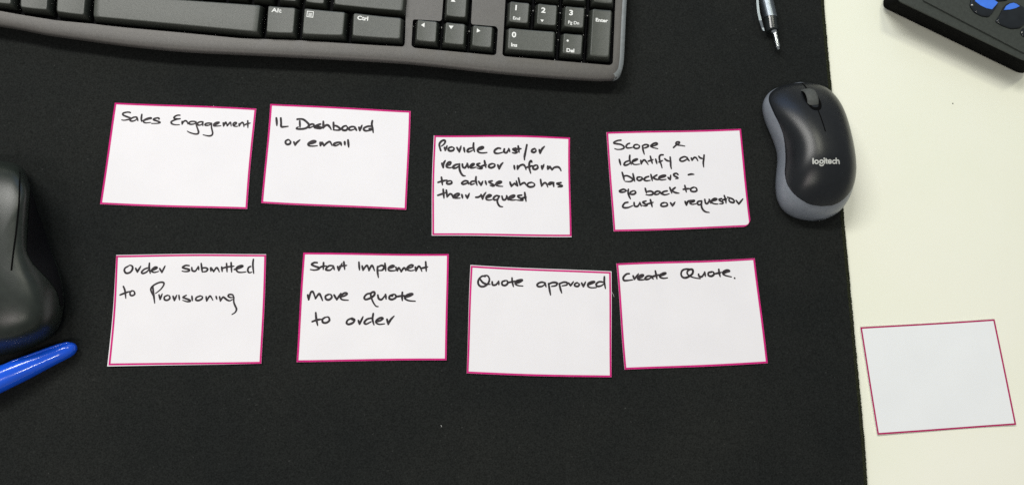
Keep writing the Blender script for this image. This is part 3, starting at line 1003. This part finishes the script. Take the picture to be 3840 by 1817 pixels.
GROUP = None
make_card([(3223, 1226), (3726, 1196), (3808, 1591), (3288, 1628)], 0.0, 'blank white card with a thin dark pink border on the bare cream desk',
          (0.1, 0.1, 0.1, 0.1, 0.1, 0.1, 0.1, 0.1, 1.05), [], paper='paper_cool', pink='pink_dark', seed=9, bow=(0.9, 0.1), edge_wave=0.0001)

# ================================================================== SMALL MOUSE
f0 = flat2(at(2977, 330, MAT_T))
r0 = flat2(at(3058.8, 829, MAT_T))
ml = (r0 - f0).length
my = (r0 - f0).normalized()
mx = Vector((-my.y, my.x))
if mx.x < 0:
    mx = -mx
WBL = [(0, 0.004), (0.008, 0.0115), (0.03, 0.0195), (0.07, 0.0256), (0.13, 0.0294), (0.2, 0.0303), (0.28, 0.0292), (0.37, 0.0268), (0.46, 0.0248), (0.54, 0.0246), (0.63, 0.0268),
       (0.72, 0.0290), (0.81, 0.0297), (0.87, 0.0285), (0.92, 0.0254), (0.96, 0.0196), (0.985, 0.0125), (1.0, 0.004)]
WBR = [(0, 0.004), (0.008, 0.0105), (0.03, 0.0172), (0.07, 0.0224), (0.13, 0.0263), (0.2, 0.0286), (0.28, 0.0297), (0.37, 0.0300), (0.46, 0.0299), (0.54, 0.0297), (0.63, 0.0292),
       (0.72, 0.0281), (0.81, 0.0257), (0.87, 0.0230), (0.92, 0.0194), (0.96, 0.0148), (0.985, 0.0097), (1.0, 0.004)]
WCL = [(0.012, 0.011), (0.035, 0.0185), (0.07, 0.0242), (0.13, 0.0274), (0.2, 0.0276), (0.27, 0.0266), (0.34, 0.0250), (0.41, 0.0237), (0.48, 0.0231), (0.55, 0.0235), (0.62, 0.0250),
       (0.69, 0.0266), (0.76, 0.0268), (0.82, 0.0250), (0.865, 0.0216), (0.90, 0.0168), (0.925, 0.0112), (0.938, 0.004)]
WCR = [(0.012, 0.010), (0.035, 0.0165), (0.07, 0.0216), (0.13, 0.0255), (0.2, 0.0278), (0.27, 0.0288), (0.34, 0.0291), (0.41, 0.0290), (0.48, 0.0288), (0.55, 0.0284), (0.62, 0.0277),
       (0.69, 0.0264), (0.76, 0.0240), (0.82, 0.0208), (0.865, 0.0172), (0.90, 0.0130), (0.925, 0.0086), (0.938, 0.004)]
ZS = [(0, 0.010), (0.05, 0.0155), (0.12, 0.0205), (0.25, 0.0280), (0.4, 0.0335), (0.55, 0.0365), (0.68, 0.0365), (0.8, 0.0320), (0.88, 0.0258), (0.94, 0.0190), (0.98, 0.0130), (1.0, 0.009)]
Z0 = MAT_T + 0.0008
mroot = thing('computer_mouse', z3(f0.lerp(r0, 0.5), MAT_T), 'small black mouse with grey sides and scroll wheel, below the silver pen', 'mouse', 'computer mice')


def mpt(x, t, z):
    p = f0 + my * (t * ml) + mx * x
    return z3(p, z)


def mz(x, t):
    wb = max(smooth_table(WBL if x < 0 else WBR, t), 1e-4)
    k = min(1.0, abs(x) / wb)
    lo = 0.006 + 0.003 * math.sin(math.pi * t)
    return Z0 + lo + max(0.0, smooth_table(ZS, t) - lo) * (1 - k ** 2.7) ** 0.55


def stations(a, b, n):
    return [a + (b - a) * 0.5 * (1 - math.cos(math.pi * i / n)) for i in range(n + 1)]


def prof_x2(wl, wr, n):
    return [(wl if i < n / 2 else wr) * math.sin(math.pi / 2 * (2 * i / n - 1)) for i in range(n + 1)]


def prof_x(w, n=18):
    return [w * math.sin(math.pi / 2 * (2 * i / n - 1)) for i in range(n + 1)]


bm = bmesh.new()
rings = []
for t in stations(0, 1, 44):
    wl, wr_ = smooth_table(WBL, t), smooth_table(WBR, t)
    ring = []
    lo = 0.006 + 0.003 * math.sin(math.pi * t)
    ring.append(mpt(-wl * 0.90, t, Z0))
    ring.append(mpt(-wl * 0.985, t, Z0 + lo * 0.5))
    for x in prof_x2(wl, wr_, 24):
        ring.append(mpt(x, t, mz(x, t)))
    ring.append(mpt(wr_ * 0.985, t, Z0 + lo * 0.5))
    ring.append(mpt(wr_ * 0.90, t, Z0))
    rings.append(ring)
loft(bm, rings)
obj_from('grey_shell', bm, 'mouse_grey', mroot, smooth=True)

COVER = 0.0008


def cz(x, t):
    return mz(x, t) + COVER


bm = bmesh.new()
rings = []
for t in stations(0.012, 0.938, 44):
    wl, wr_ = smooth_table(WCL, t), smooth_table(WCR, t)
    ring = [mpt(-wl * 1.004, t, mz(-wl, t) - 0.0006)]
    for i, x in enumerate(prof_x2(wl, wr_, 28)):
        ring.append(mpt(x, t, cz(x, t) - (0.00035 if i in (0, 28) else 0)))
    ring.append(mpt(wr_ * 1.004, t, mz(wr_, t) - 0.0006))
    rings.append(ring)
loft(bm, rings)
obj_from('black_cover', bm, 'mouse_black', mroot, smooth=True)


def surf_strip(name, pts, width, mat, lift=0.0001, parent=None):
    """thin strip that follows the cover's surface; pts in (x, t)"""
    bm = bmesh.new()
    ps = catmull([Vector(p) for p in pts], step=6) if len(pts) > 2 else [Vector(pts[0]).lerp(Vector(pts[1]), k / 12) for k in range(13)]
    L = []
    for i, p in enumerate(ps):
        a, b = ps[max(0, i - 1)], ps[min(len(ps) - 1, i + 1)]
        d = Vector((b.x - a.x, (b.y - a.y) * ml)).normalized()
        nn = Vector((-d.y, d.x)) * width / 2
        row = []
        for s in (-1, 0, 1):
            x, t = p.x + nn.x * s, p.y + nn.y * s / ml
            row.append(mpt(x, t, cz(x, t) + lift))
        L.append(row)
    loft(bm, L, closed=False)
    return obj_from(name, bm, mat, parent or mroot, smooth=True)


surf_strip('button_seam', [(0.0, 0.014), (0.0, 0.09)], 0.0011, 'gap', 0.00012)
surf_strip('button_seam', [(0.0, 0.27), (0.0, 0.46)], 0.0008, 'gap', 0.00012)
# wheel and its slot
bm = bmesh.new()
slot = []
for k in range(24):
    a = 2 * math.pi * k / 24
    x, t = -0.0006 + 0.0056 * math.copysign(abs(math.cos(a)) ** 0.75, math.cos(a)), 0.188 + 0.100 * math.sin(a)
    slot.append(mpt(x, t, cz(x, t) + 0.00025))
f = bm.faces.new([bm.verts.new(p) for p in slot])
bmesh.ops.poke(bm, faces=[f])
for v in bm.verts:
    pass
obj_from('wheel_slot', bm, 'gap', mroot)
bm = bmesh.new()
wr, ww = 0.0115, 0.0043
cen = mpt(-0.0012, 0.196, cz(0, 0.196) - 0.0080)
prof = [(-ww, wr * 0.86), (-ww * 0.8, wr * 0.97), (-ww * 0.4, wr), (ww * 0.4, wr), (ww * 0.8, wr * 0.97), (ww, wr * 0.86)]
rings = []
nseg = 48
for k in range(nseg):
    a = 2 * math.pi * k / nseg
    g = 1.0 if k % 2 else 0.975
    rings.append([cen + z3(mx, 0) * x + z3(my, 0) * (math.cos(a) * r * (g if abs(x) < ww * 0.9 else 1)) + Vector((0, 0, math.sin(a) * r * (g if abs(x) < ww * 0.9 else 1))) for x, r in prof])
rings.append(rings[0])
loft(bm, rings, closed=False)
bmesh.ops.remove_doubles(bm, verts=bm.verts, dist=1e-7)
obj_from('scroll_wheel', bm, 'rubber', mroot, smooth=True)

# printed word on the hump
LG = Crop(3020, 560, 0.08205)


def to_local(p):
    d = flat2(p) - f0
    return d.dot(mx), d.dot(my) / ml


def logo_z(px):
    z = 0.035
    for _ in range(6):
        x, t = to_local(LG.at(px, z))
        z = cz(x, t)
    return LG.at(px, z)


def ring_pts(cx, cy, rx, ry, a0=0, a1=360, n=14):
    return ' '.join('%f,%f' % (cx + rx * math.cos(math.radians(a0 + (a1 - a0) * k / n)), cy + ry * math.sin(math.radians(a0 + (a1 - a0) * k / n))) for k in range(n + 1))


logo = ('350,420 352,540 356,650;' + ring_pts(508, 572, 78, 76) + ';' + ring_pts(735, 562, 74, 74) + ';655,690 690,732 740,746 790,732 826,690;860,413 861,416;868,495 872,570 876,638;'
        '945,430 955,540 965,610 990,640;925,495 955,494 998,492;1050,568 1110,566 1178,560 1165,505 1110,482 1058,515 1042,575 1070,625 1120,640 1180,615;'
        '1362,512 1310,492 1258,525 1245,580 1275,630 1330,640 1372,620;1402,405 1410,520 1422,640;1418,535 1450,500 1500,490 1530,530 1545,650')
bm = bmesh.new()
for strk in T(logo):
    w_ = [logo_z(p) for p in strk]
    pts = catmull([flat2(p) for p in w_], step=4) if len(w_) > 2 else [flat2(p) for p in w_]

    def zfun(x, y):
        lx, lt = to_local(Vector((x, y, 0)))
        return cz(lx, lt) + 0.00012
    wd = 0.00088 if len(w_) > 2 else 0.0012
    ribbon(bm, pts, wd, zfun, taper=(1, 1))
obj_from('printed_logo', bm, 'logo', mroot, fix=False)

# ================================================================== LARGE MOUSE (left edge)
LM = Crop(0, 560, 0.75472)
bz = MAT_T
base_px = [(-330, 120), (-200, 60), (-60, 50), (60, 62), (120, 95), (150, 180), (185, 290), (225, 400), (262, 500), (300, 600), (320, 700), (318, 800), (300, 875), (255, 935), (170, 985), (60, 1020), (-100, 1040), (-260, 1000), (-360, 880), (-400, 600), (-390, 320)]
m1_px = [(-300, 150), (-190, 75), (-60, 58), (60, 72), (118, 110), (148, 185), (165, 290), (178, 400), (200, 505), (262, 600), (300, 700), (300, 795), (278, 860), (232, 915), (150, 960), (50, 990), (-100, 1005), (-240, 970), (-330, 860), (-370, 600), (-360, 340)]
m2_px = [(-240, 180), (-160, 95), (-60, 75), (50, 88), (105, 122), (143, 195), (140, 300), (135, 410), (139, 500), (165, 590), (203, 675), (222, 765), (204, 840), (160, 890), (90, 925), (10, 945), (-100, 950), (-210, 915), (-280, 800), (-310, 600), (-300, 360)]
m3_px = [(-190, 240), (-120, 170), (-50, 150), (30, 155), (80, 180), (112, 240), (108, 320), (104, 420), (106, 510), (120, 590), (138, 665), (142, 745), (115, 800), (75, 840), (20, 865), (-40, 875), (-110, 870), (-180, 830), (-220, 740), (-240, 580), (-230, 380)]
m4_px = [(-130, 330), (-90, 290), (-45, 275), (0, 280), (25, 300), (40, 340), (40, 390), (38, 450), (36, 520), (38, 580), (42, 630), (40, 690), (25, 730), (0, 755), (-30, 770), (-60, 770), (-100, 760), (-135, 720), (-155, 650), (-165, 550), (-155, 420)]
layers = [(base_px, bz + 0.0015, 0.985), (base_px, bz + 0.006, 1.0), (m1_px, bz + 0.018, 1.0), (m2_px, bz + 0.034, 1.0), (m3_px, bz + 0.0395, 1.0), (m4_px, bz + 0.0425, 1.0)]
rings = []
for pxs, z, sc in layers:
    W = [LM.at(p, z) for p in catmull([Vector(p) for p in pxs], closed=True, step=5)]
    c = sum(W, Vector()) / len(W)
    rings.append([c + (p - c) * sc for p in W])
c = sum(rings[-1], Vector()) / len(rings[-1])
rings.append([z3(flat2(c).lerp(flat2(p), 0.4), bz + 0.0432) for p in rings[-1]])
lroot = thing('computer_mouse', z3(flat2(LM.at((-60, 520), bz)), bz), 'large black ergonomic mouse half cut off at the left side, above the blue marker', 'mouse', 'computer mice')
bm = bmesh.new()
loft(bm, rings)
o = obj_from('shell', bm, 'big_mouse', lroot, smooth=True)
md = o.modifiers.new('Subdivision', 'SUBSURF')
md.levels = md.render_levels = 2


def lift(px, z):
    return LM.at(px, z)


bm = bmesh.new()
seam = [((97, 112), 0.0335), ((97, 160), 0.0385), ((95, 240), 0.0447), ((88, 330), 0.0458), ((78, 420), 0.0472), ((66, 510), 0.0478), ((56, 600), 0.0484)]
# thin dark tube sunk in the shell where the buttons part
from mathutils.bvhtree import BVHTree
dg = bpy.context.evaluated_depsgraph_get()
ev = o.evaluated_get(dg)
tree = BVHTree.FromObject(o, dg)
camp = Vector((0, 0, HC))
inv = o.matrix_world.inverted()
rows = []
for a, _ in seam:
    d = (LM.at(a, 0.0) - camp).normalized()
    hit, nrm, idx, dist = tree.ray_cast(inv @ camp, d)
    if hit is None:
        continue
    rows.append((o.matrix_world @ hit, nrm))
bm2 = bmesh.new()
if len(rows) > 2:
    cen = catmull([r[0] for r in rows], step=5)
    rg = []
    for i, p in enumerate(cen):
        d = (cen[min(i + 1, len(cen) - 1)] - cen[max(i - 1, 0)]).normalized()
        s = d.cross(Vector((0, 0, 1))).normalized()
        u = s.cross(d)
        r = 0.0006
        rg.append([p + s * r * math.cos(k * math.pi / 3) + u * r * 0.6 * math.sin(k * math.pi / 3) for k in range(6)])
    loft(bm2, rg)
    obj_from('button_seam', bm2, 'gap', lroot, smooth=True)

# shade of the steep right-hand wall, put in as a dark patch
gl = [(151, 186), (146, 250), (140, 330), (134, 420), (130, 510), (160, 565), (205, 612), (250, 660), (286, 715), (299, 780)]
gr = [(156, 192), (175, 262), (199, 340), (226, 425), (249, 500), (268, 555), (284, 600), (299, 655), (309, 715), (309, 780)]
GLc, GRc = resample([Vector(p) for p in gl], 26, False), resample([Vector(p) for p in gr], 26, False)
bm = bmesh.new()
rg = []
for a, b in zip(GLc, GRc):
    row = []
    for k in range(11):
        q = a.lerp(b, k / 10)
        d = (LM.at(q, 0.0) - camp).normalized()
        hit, nrm, idx, dist = tree.ray_cast(inv @ camp, d)
        if hit is None:
            hit, nrm = (row[-1], Vector((0, 0, 1))) if row else (LM.at(q, bz + 0.01), Vector((0, 0, 1)))
            row.append(hit.copy())
        else:
            row.append(hit + nrm * 0.0004)
    rg.append(row)
loft(bm, rg, closed=False)
obj_from('side_wall_shade', bm, 'big_mouse_shade', lroot, smooth=True, fix=False)

# ================================================================== BLUE MARKER
BP = Crop(0, 1220, 0.22976)
rz = MAT_T + 0.0088
tip = BP.at((1150, 368), MAT_T + 0.0062)
far = BP.at((0, 872), rz)
ax = (far - tip).normalized()
sx = Vector((0, 0, 1)).cross(ax).normalized()
ux = ax.cross(sx)
mk = thing('marker_pen', z3(flat2(far), MAT_T), 'glossy blue marker pen lying diagonally below the large black mouse', 'marker')
Lt = (far - tip).length
bm = bmesh.new()
prof = [(-0.0036, 0.0007), (-0.0031, 0.0021), (-0.0020, 0.0034), (0.0, 0.0046), (0.003, 0.0053), (0.008, 0.0057), (0.018, 0.0064), (Lt * 0.6, 0.0076), (Lt, 0.0086), (Lt + 0.012, 0.0088), (Lt + 0.0121, 0.0084)]
rings = []
for s, r in prof:
    c = tip + ax * s
    c.z = MAT_T + 0.0002 + r if s > 0 else MAT_T + 0.0002 + 0.0048
    ring = []
    for k in range(40):
        a = 2 * math.pi * k / 40
        ring.append(c + sx * r * math.cos(a) + ux * r * math.sin(a))
    rings.append(ring)
loft(bm, rings)
obj_from('cap', bm, 'blue', mk, smooth=True)
bm = bmesh.new()
rings = []
for s, r in [(Lt + 0.0122, 0.0076), (Lt + 0.055, 0.0080), (Lt + 0.085, 0.0072), (Lt + 0.088, 0.005)]:
    c = tip + ax * s
    c.z = MAT_T + 0.0089
    rings.append([c + sx * r * math.cos(a) + ux * r * math.sin(a) for a in [2 * math.pi * k / 32 for k in range(32)]])
loft(bm, rings)
obj_from('barrel', bm, 'blue', mk, smooth=True)
# clip ridge along the upper side of the cap
bm = bmesh.new()
rings = []
sgn = 1 if sx.y > 0 else -1
for s, hw, hh in [(-0.0016, 0.0007, 0.0004), (0.000, 0.0013, 0.0009), (0.006, 0.0016, 0.0012), (0.020, 0.0015, 0.0012), (0.034, 0.0013, 0.0008), (0.042, 0.001, 0.0002)]:
    r = lerp_table([(p[0], p[1]) for p in prof], s)
    c = tip + ax * s
    c.z = MAT_T + 0.0002 + max(r, 0.0048)
    ang = math.radians(58)
    nrm = sx * sgn * math.sin(ang) + ux * math.cos(ang)
    tan = sx * sgn * math.cos(ang) - ux * math.sin(ang)
    b = c + nrm * (r - 0.0003)
    rings.append([b - tan * hw, b - tan * hw * 0.8 + nrm * hh, b + tan * hw * 0.8 + nrm * hh, b + tan * hw])
loft(bm, rings)
obj_from('clip', bm, 'blue', mk, smooth=True)

# ================================================================== CLICK PEN
PP = Crop(2800, 0, 0.18051)
pz = MAT_T + 0.0055
pen = thing('ballpoint_pen', z3(flat2(PP.at((400, 0), pz)), MAT_T), 'silver ballpoint pen with clip and push button, on the mat above the small mouse', 'pen')
pa, pb = PP.at((645, 985), pz), PP.at((565, 655), pz)
pdir = (PP.at((400, 0), pz) - PP.at((500, 400), pz)).normalized()
bdir = (pb - pa).normalized()
axis = (PP.at((405, 0), pz) - PP.at((548, 660), pz)).normalized()
ps = Vector((0, 0, 1)).cross(axis).normalized()
pu = axis.cross(ps)


def pen_tube(name, px0, px1, r0_, r1_, mat, caps=((0, 1.0), (1, 1.0)), segs=28, skew=0.0, extra=0.0):
    a, b = PP.at(px0, pz), PP.at(px1, pz)
    b = b + (b - a).normalized() * extra
    d = (b - a).normalized()
    s = Vector((0, 0, 1)).cross(d).normalized()
    u = d.cross(s)
    bm = bmesh.new()
    rings = []
    for t, k in caps:
        c = a.lerp(b, t)
        r = (r0_ + (r1_ - r0_) * t) * k
        rings.append([c + s * r * math.cos(q) + u * r * math.sin(q) + d * (skew * math.cos(q) if t == caps[0][0] else 0) for q in [2 * math.pi * i / segs for i in range(segs)]])
    loft(bm, rings)
    return obj_from(name, bm, mat, pen, smooth=False), a, d, s, u


pen_tube('barrel', (498, 385), (402, 0), 0.0052, 0.0053, 'silver', ((0, 1), (1, 1)), skew=0.0011, extra=0.085)
pen_tube('clear_sleeve', (535, 655), (496, 380), 0.0047, 0.0050, 'smoke', ((0, 0.8), (0.03, 0.96), (0.1, 1), (1, 1)))
pen_tube('collar', (575, 690), (562, 650), 0.0024, 0.0028, 'chrome', ((0, 0.9), (0.2, 1), (1, 1)))
pen_tube('push_button', (648, 988), (580, 690), 0.00205, 0.00205, 'chrome', ((0, 0.9), (0.03, 1), (1, 1)))
o_, a_, d_, s_, u_ = pen_tube('button_end', (655, 1035), (648, 990), 0.0012, 0.0015, 'chrome', ((0, 0.5), (0.4, 1), (1, 1)))
clip_px = [(222, -40, 22), (228, 100, 23), (245, 260, 25), (285, 430, 27), (330, 580, 22), (358, 645, 13)]
bm = bmesh.new()
rings = []
for x, y, hw in clip_px:
    z = MAT_T + (0.0092 if y < 500 else 0.0080)
    a, b = PP.at((x - hw, y), z), PP.at((x + hw, y), z)
    rings.append([a + Vector((0, 0, -0.0009)), a, b + Vector((0, 0, 0.0002)), b + Vector((0, 0, -0.0009))])
rings.insert(0, [p - (rings[1][0] - rings[0][0]) * 1.5 for p in rings[0]])
loft(bm, rings)
obj_from('clip', bm, 'silver', pen, smooth=False)

# ================================================================== DESK DEVICE (top right corner)
DV = Crop(3240, 0, 0.2461)
dv = thing('desk_telephone', z3(flat2(DV.at((1600, 100), 0)), 0.0), 'black telephone-like device, buttons painted with blue reflections, at the upper right of the cream desk', 'telephone')
zt_, zb_ = 0.0265, 0.0055
ol = [DV.at((2405, 1132), zb_), DV.at((300, 118), zb_)]
er = flat2(ol[0] - ol[1]).normalized()
eb = Vector((-er.y, er.x))
c_bl = flat2(DV.at((262, 92), zb_))
c_br = flat2(DV.at((2450, 1150), zb_))
outer_q = [c_bl, c_br, c_br + eb * 0.20, c_bl + eb * 0.20]
t_bl = flat2(DV.at((520, 0), zt_))
t_br = flat2(DV.at((2470, 925), zt_))
er2 = (t_br - t_bl).normalized()
eb2 = Vector((-er2.y, er2.x))
top_q = [t_bl, t_br, t_br + eb2 * 0.185, t_bl + eb2 * 0.185]
bm = bmesh.new()


def shrink(q, d):
    c = sum(q, Vector((0, 0))) / 4
    out = []
    for i in range(4):
        e1 = (q[(i + 1) % 4] - q[i]).normalized()
        e2 = (q[i - 1] - q[i]).normalized()
        out.append(q[i] + (e1 + e2) * d)
    return out


rq = lambda q, r: rounded(q, r, 6)
rings = [[z3(p, 0.0) for p in rq(shrink(outer_q, 0.010), 0.004)], [z3(p, 0.0035) for p in rq(shrink(outer_q, 0.010), 0.004)], [z3(p, 0.0036) for p in rq(shrink(outer_q, 0.001), 0.005)],
         [z3(p, zb_) for p in rq(outer_q, 0.006)], [z3(p, zb_ + 0.0012) for p in rq(outer_q, 0.006)],
         [z3(p, zt_ - 0.0012) for p in rq(shrink(top_q, -0.0006), 0.0035)]]
loft(bm, rings)
obj_from('lower_case', bm, 'device_shaded', dv)
bm = bmesh.new()
rings = [[z3(p, zt_ - 0.0013) for p in rq(shrink(top_q, -0.0004), 0.0035)], [z3(p, zt_ - 0.0002) for p in rq(shrink(top_q, -0.0002), 0.0035)], [z3(p, zt_) for p in rq(shrink(top_q, 0.0003), 0.0035)]]
loft(bm, rings)
obj_from('upper_case', bm, 'device', dv)
zf_ = zt_ + 0.0014
f_bl = flat2(DV.at((900, 0), zf_))
f_br = flat2(DV.at((2460, 815), zf_))
er3 = (f_br - f_bl).normalized()
eb3 = Vector((-er3.y, er3.x))
face_q = [f_bl, f_br, f_br + eb3 * 0.165, f_bl + eb3 * 0.165]
bm = bmesh.new()
rings = [[z3(p, zt_ + 0.0001) for p in rq(shrink(face_q, -0.0003), 0.002)], [z3(p, zf_ - 0.0002) for p in rq(face_q, 0.002)], [z3(p, zf_) for p in rq(shrink(face_q, 0.0003), 0.002)]]
loft(bm, rings)
obj_from('face_plate', bm, 'device', dv)


def button(outline, blue, h=0.0016, up=(0, 0)):
    z0 = zf_ + 0.00005
    P = [flat2(DV.at(p, zf_ + h * 0.5)) for p in outline]
    P = rounded(P, 0.0016, 3)
    c = sum(P, Vector((0, 0))) / len(P)
    bm = bmesh.new()
    rings = []
    for f, k in ((1.0, 0.0), (0.985, 0.45), (0.94, 0.8), (0.84, 1.0), (0.6, 1.12), (0.3, 1.2)):
        rings.append([z3(c + (p - c) * f, z0 + h * k) for p in P])
    loft(bm, rings)
    o = obj_from('button', bm, 'button', dv, smooth=True)
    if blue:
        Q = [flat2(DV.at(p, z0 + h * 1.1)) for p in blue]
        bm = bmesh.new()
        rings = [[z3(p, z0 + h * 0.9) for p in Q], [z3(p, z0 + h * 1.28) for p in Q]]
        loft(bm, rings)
        obj_from('blue_reflection', bm, 'button_reflection', o)  # screen reflection on the button, built as a raised blue piece
    return o


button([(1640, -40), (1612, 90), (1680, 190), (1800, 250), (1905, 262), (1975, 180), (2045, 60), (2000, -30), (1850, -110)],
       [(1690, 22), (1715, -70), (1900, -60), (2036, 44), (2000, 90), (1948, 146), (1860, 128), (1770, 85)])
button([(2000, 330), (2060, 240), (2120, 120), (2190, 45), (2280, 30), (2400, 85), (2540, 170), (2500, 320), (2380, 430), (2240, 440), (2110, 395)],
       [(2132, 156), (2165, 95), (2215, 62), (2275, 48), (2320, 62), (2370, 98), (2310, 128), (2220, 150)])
button([(2385, 480), (2420, 425), (2500, 440), (2520, 520), (2450, 570), (2395, 540)], None, h=0.001)
# further buttons of the same key pad, up and to the right
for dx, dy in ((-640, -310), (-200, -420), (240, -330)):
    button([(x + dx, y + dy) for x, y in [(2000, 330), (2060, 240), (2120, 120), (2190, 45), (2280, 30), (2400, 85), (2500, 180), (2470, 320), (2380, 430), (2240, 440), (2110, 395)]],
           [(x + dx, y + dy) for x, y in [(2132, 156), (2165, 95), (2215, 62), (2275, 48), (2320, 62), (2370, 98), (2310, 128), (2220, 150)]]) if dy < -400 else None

# ================================================================== STRAY FIBRES
def fibre(pxs, r, label):
    P = catmull([at(x, y, MAT_T + 0.0006) for x, y in pxs], step=5)
    bm = bmesh.new()
    rg = []
    for i, p in enumerate(P):
        d = (P[min(i + 1, len(P) - 1)] - P[max(i - 1, 0)]).normalized()
        s = d.cross(Vector((0, 0, 1))).normalized()
        rg.append([p + s * r * math.cos(k * math.pi / 2.5) + Vector((0, 0, r * math.sin(k * math.pi / 2.5))) for k in range(5)])
    loft(bm, rg)
    o = obj_from('hair', bm, 'fibre', None, smooth=True)
    tag(o, label, 'hair')


fibre([(2291, 1090), (2297, 1098), (2303, 1112)], 0.00010, 'short white hair poking out between the Quote approved and Create Quote cards')
fibre([(1653, 1592), (1656, 1596), (1655, 1599)], 0.00014, 'tiny white hair alone on the black mat below the card rows')
fibre([(797, 401), (799, 399), (802, 396)], 0.00012, 'tiny white hair at the top edge of the Sales Engagement card')


# light glints between the keys, put in as tiny white solids
for p in [(1428, 118), (1700, 68), (1718, 142), (1985, 92), (2010, 170), (1680, 353), (1698, 430), (1968, 378), (1660, 645), (1947, 670), (447, 297), (742, 338), (143, 286)]:
    bm = bmesh.new()
    bmesh.ops.create_icosphere(bm, subdivisions=1, radius=random.uniform(0.00038, 0.00058), matrix=Matrix.Translation(R3.at(p, Z_WELL + 0.0022)) @ Matrix.Scale(0.7, 4, (1, 0, 0)))
    o = obj_from('fleck', bm, 'fibre', None)
    tag(o, 'tiny white light glint modelled in a gap between the keys of the black keyboard', 'fleck', 'white light glints between the keyboard keys')

bm = bmesh.new()
bmesh.ops.create_icosphere(bm, subdivisions=1, radius=0.0005, matrix=Matrix.Translation(at(3573, 388, 0.0003)))
tag(obj_from('fleck', bm, 'rubber', None), 'tiny grey crumb alone on the cream desk between small mouse and black telephone', 'fleck')
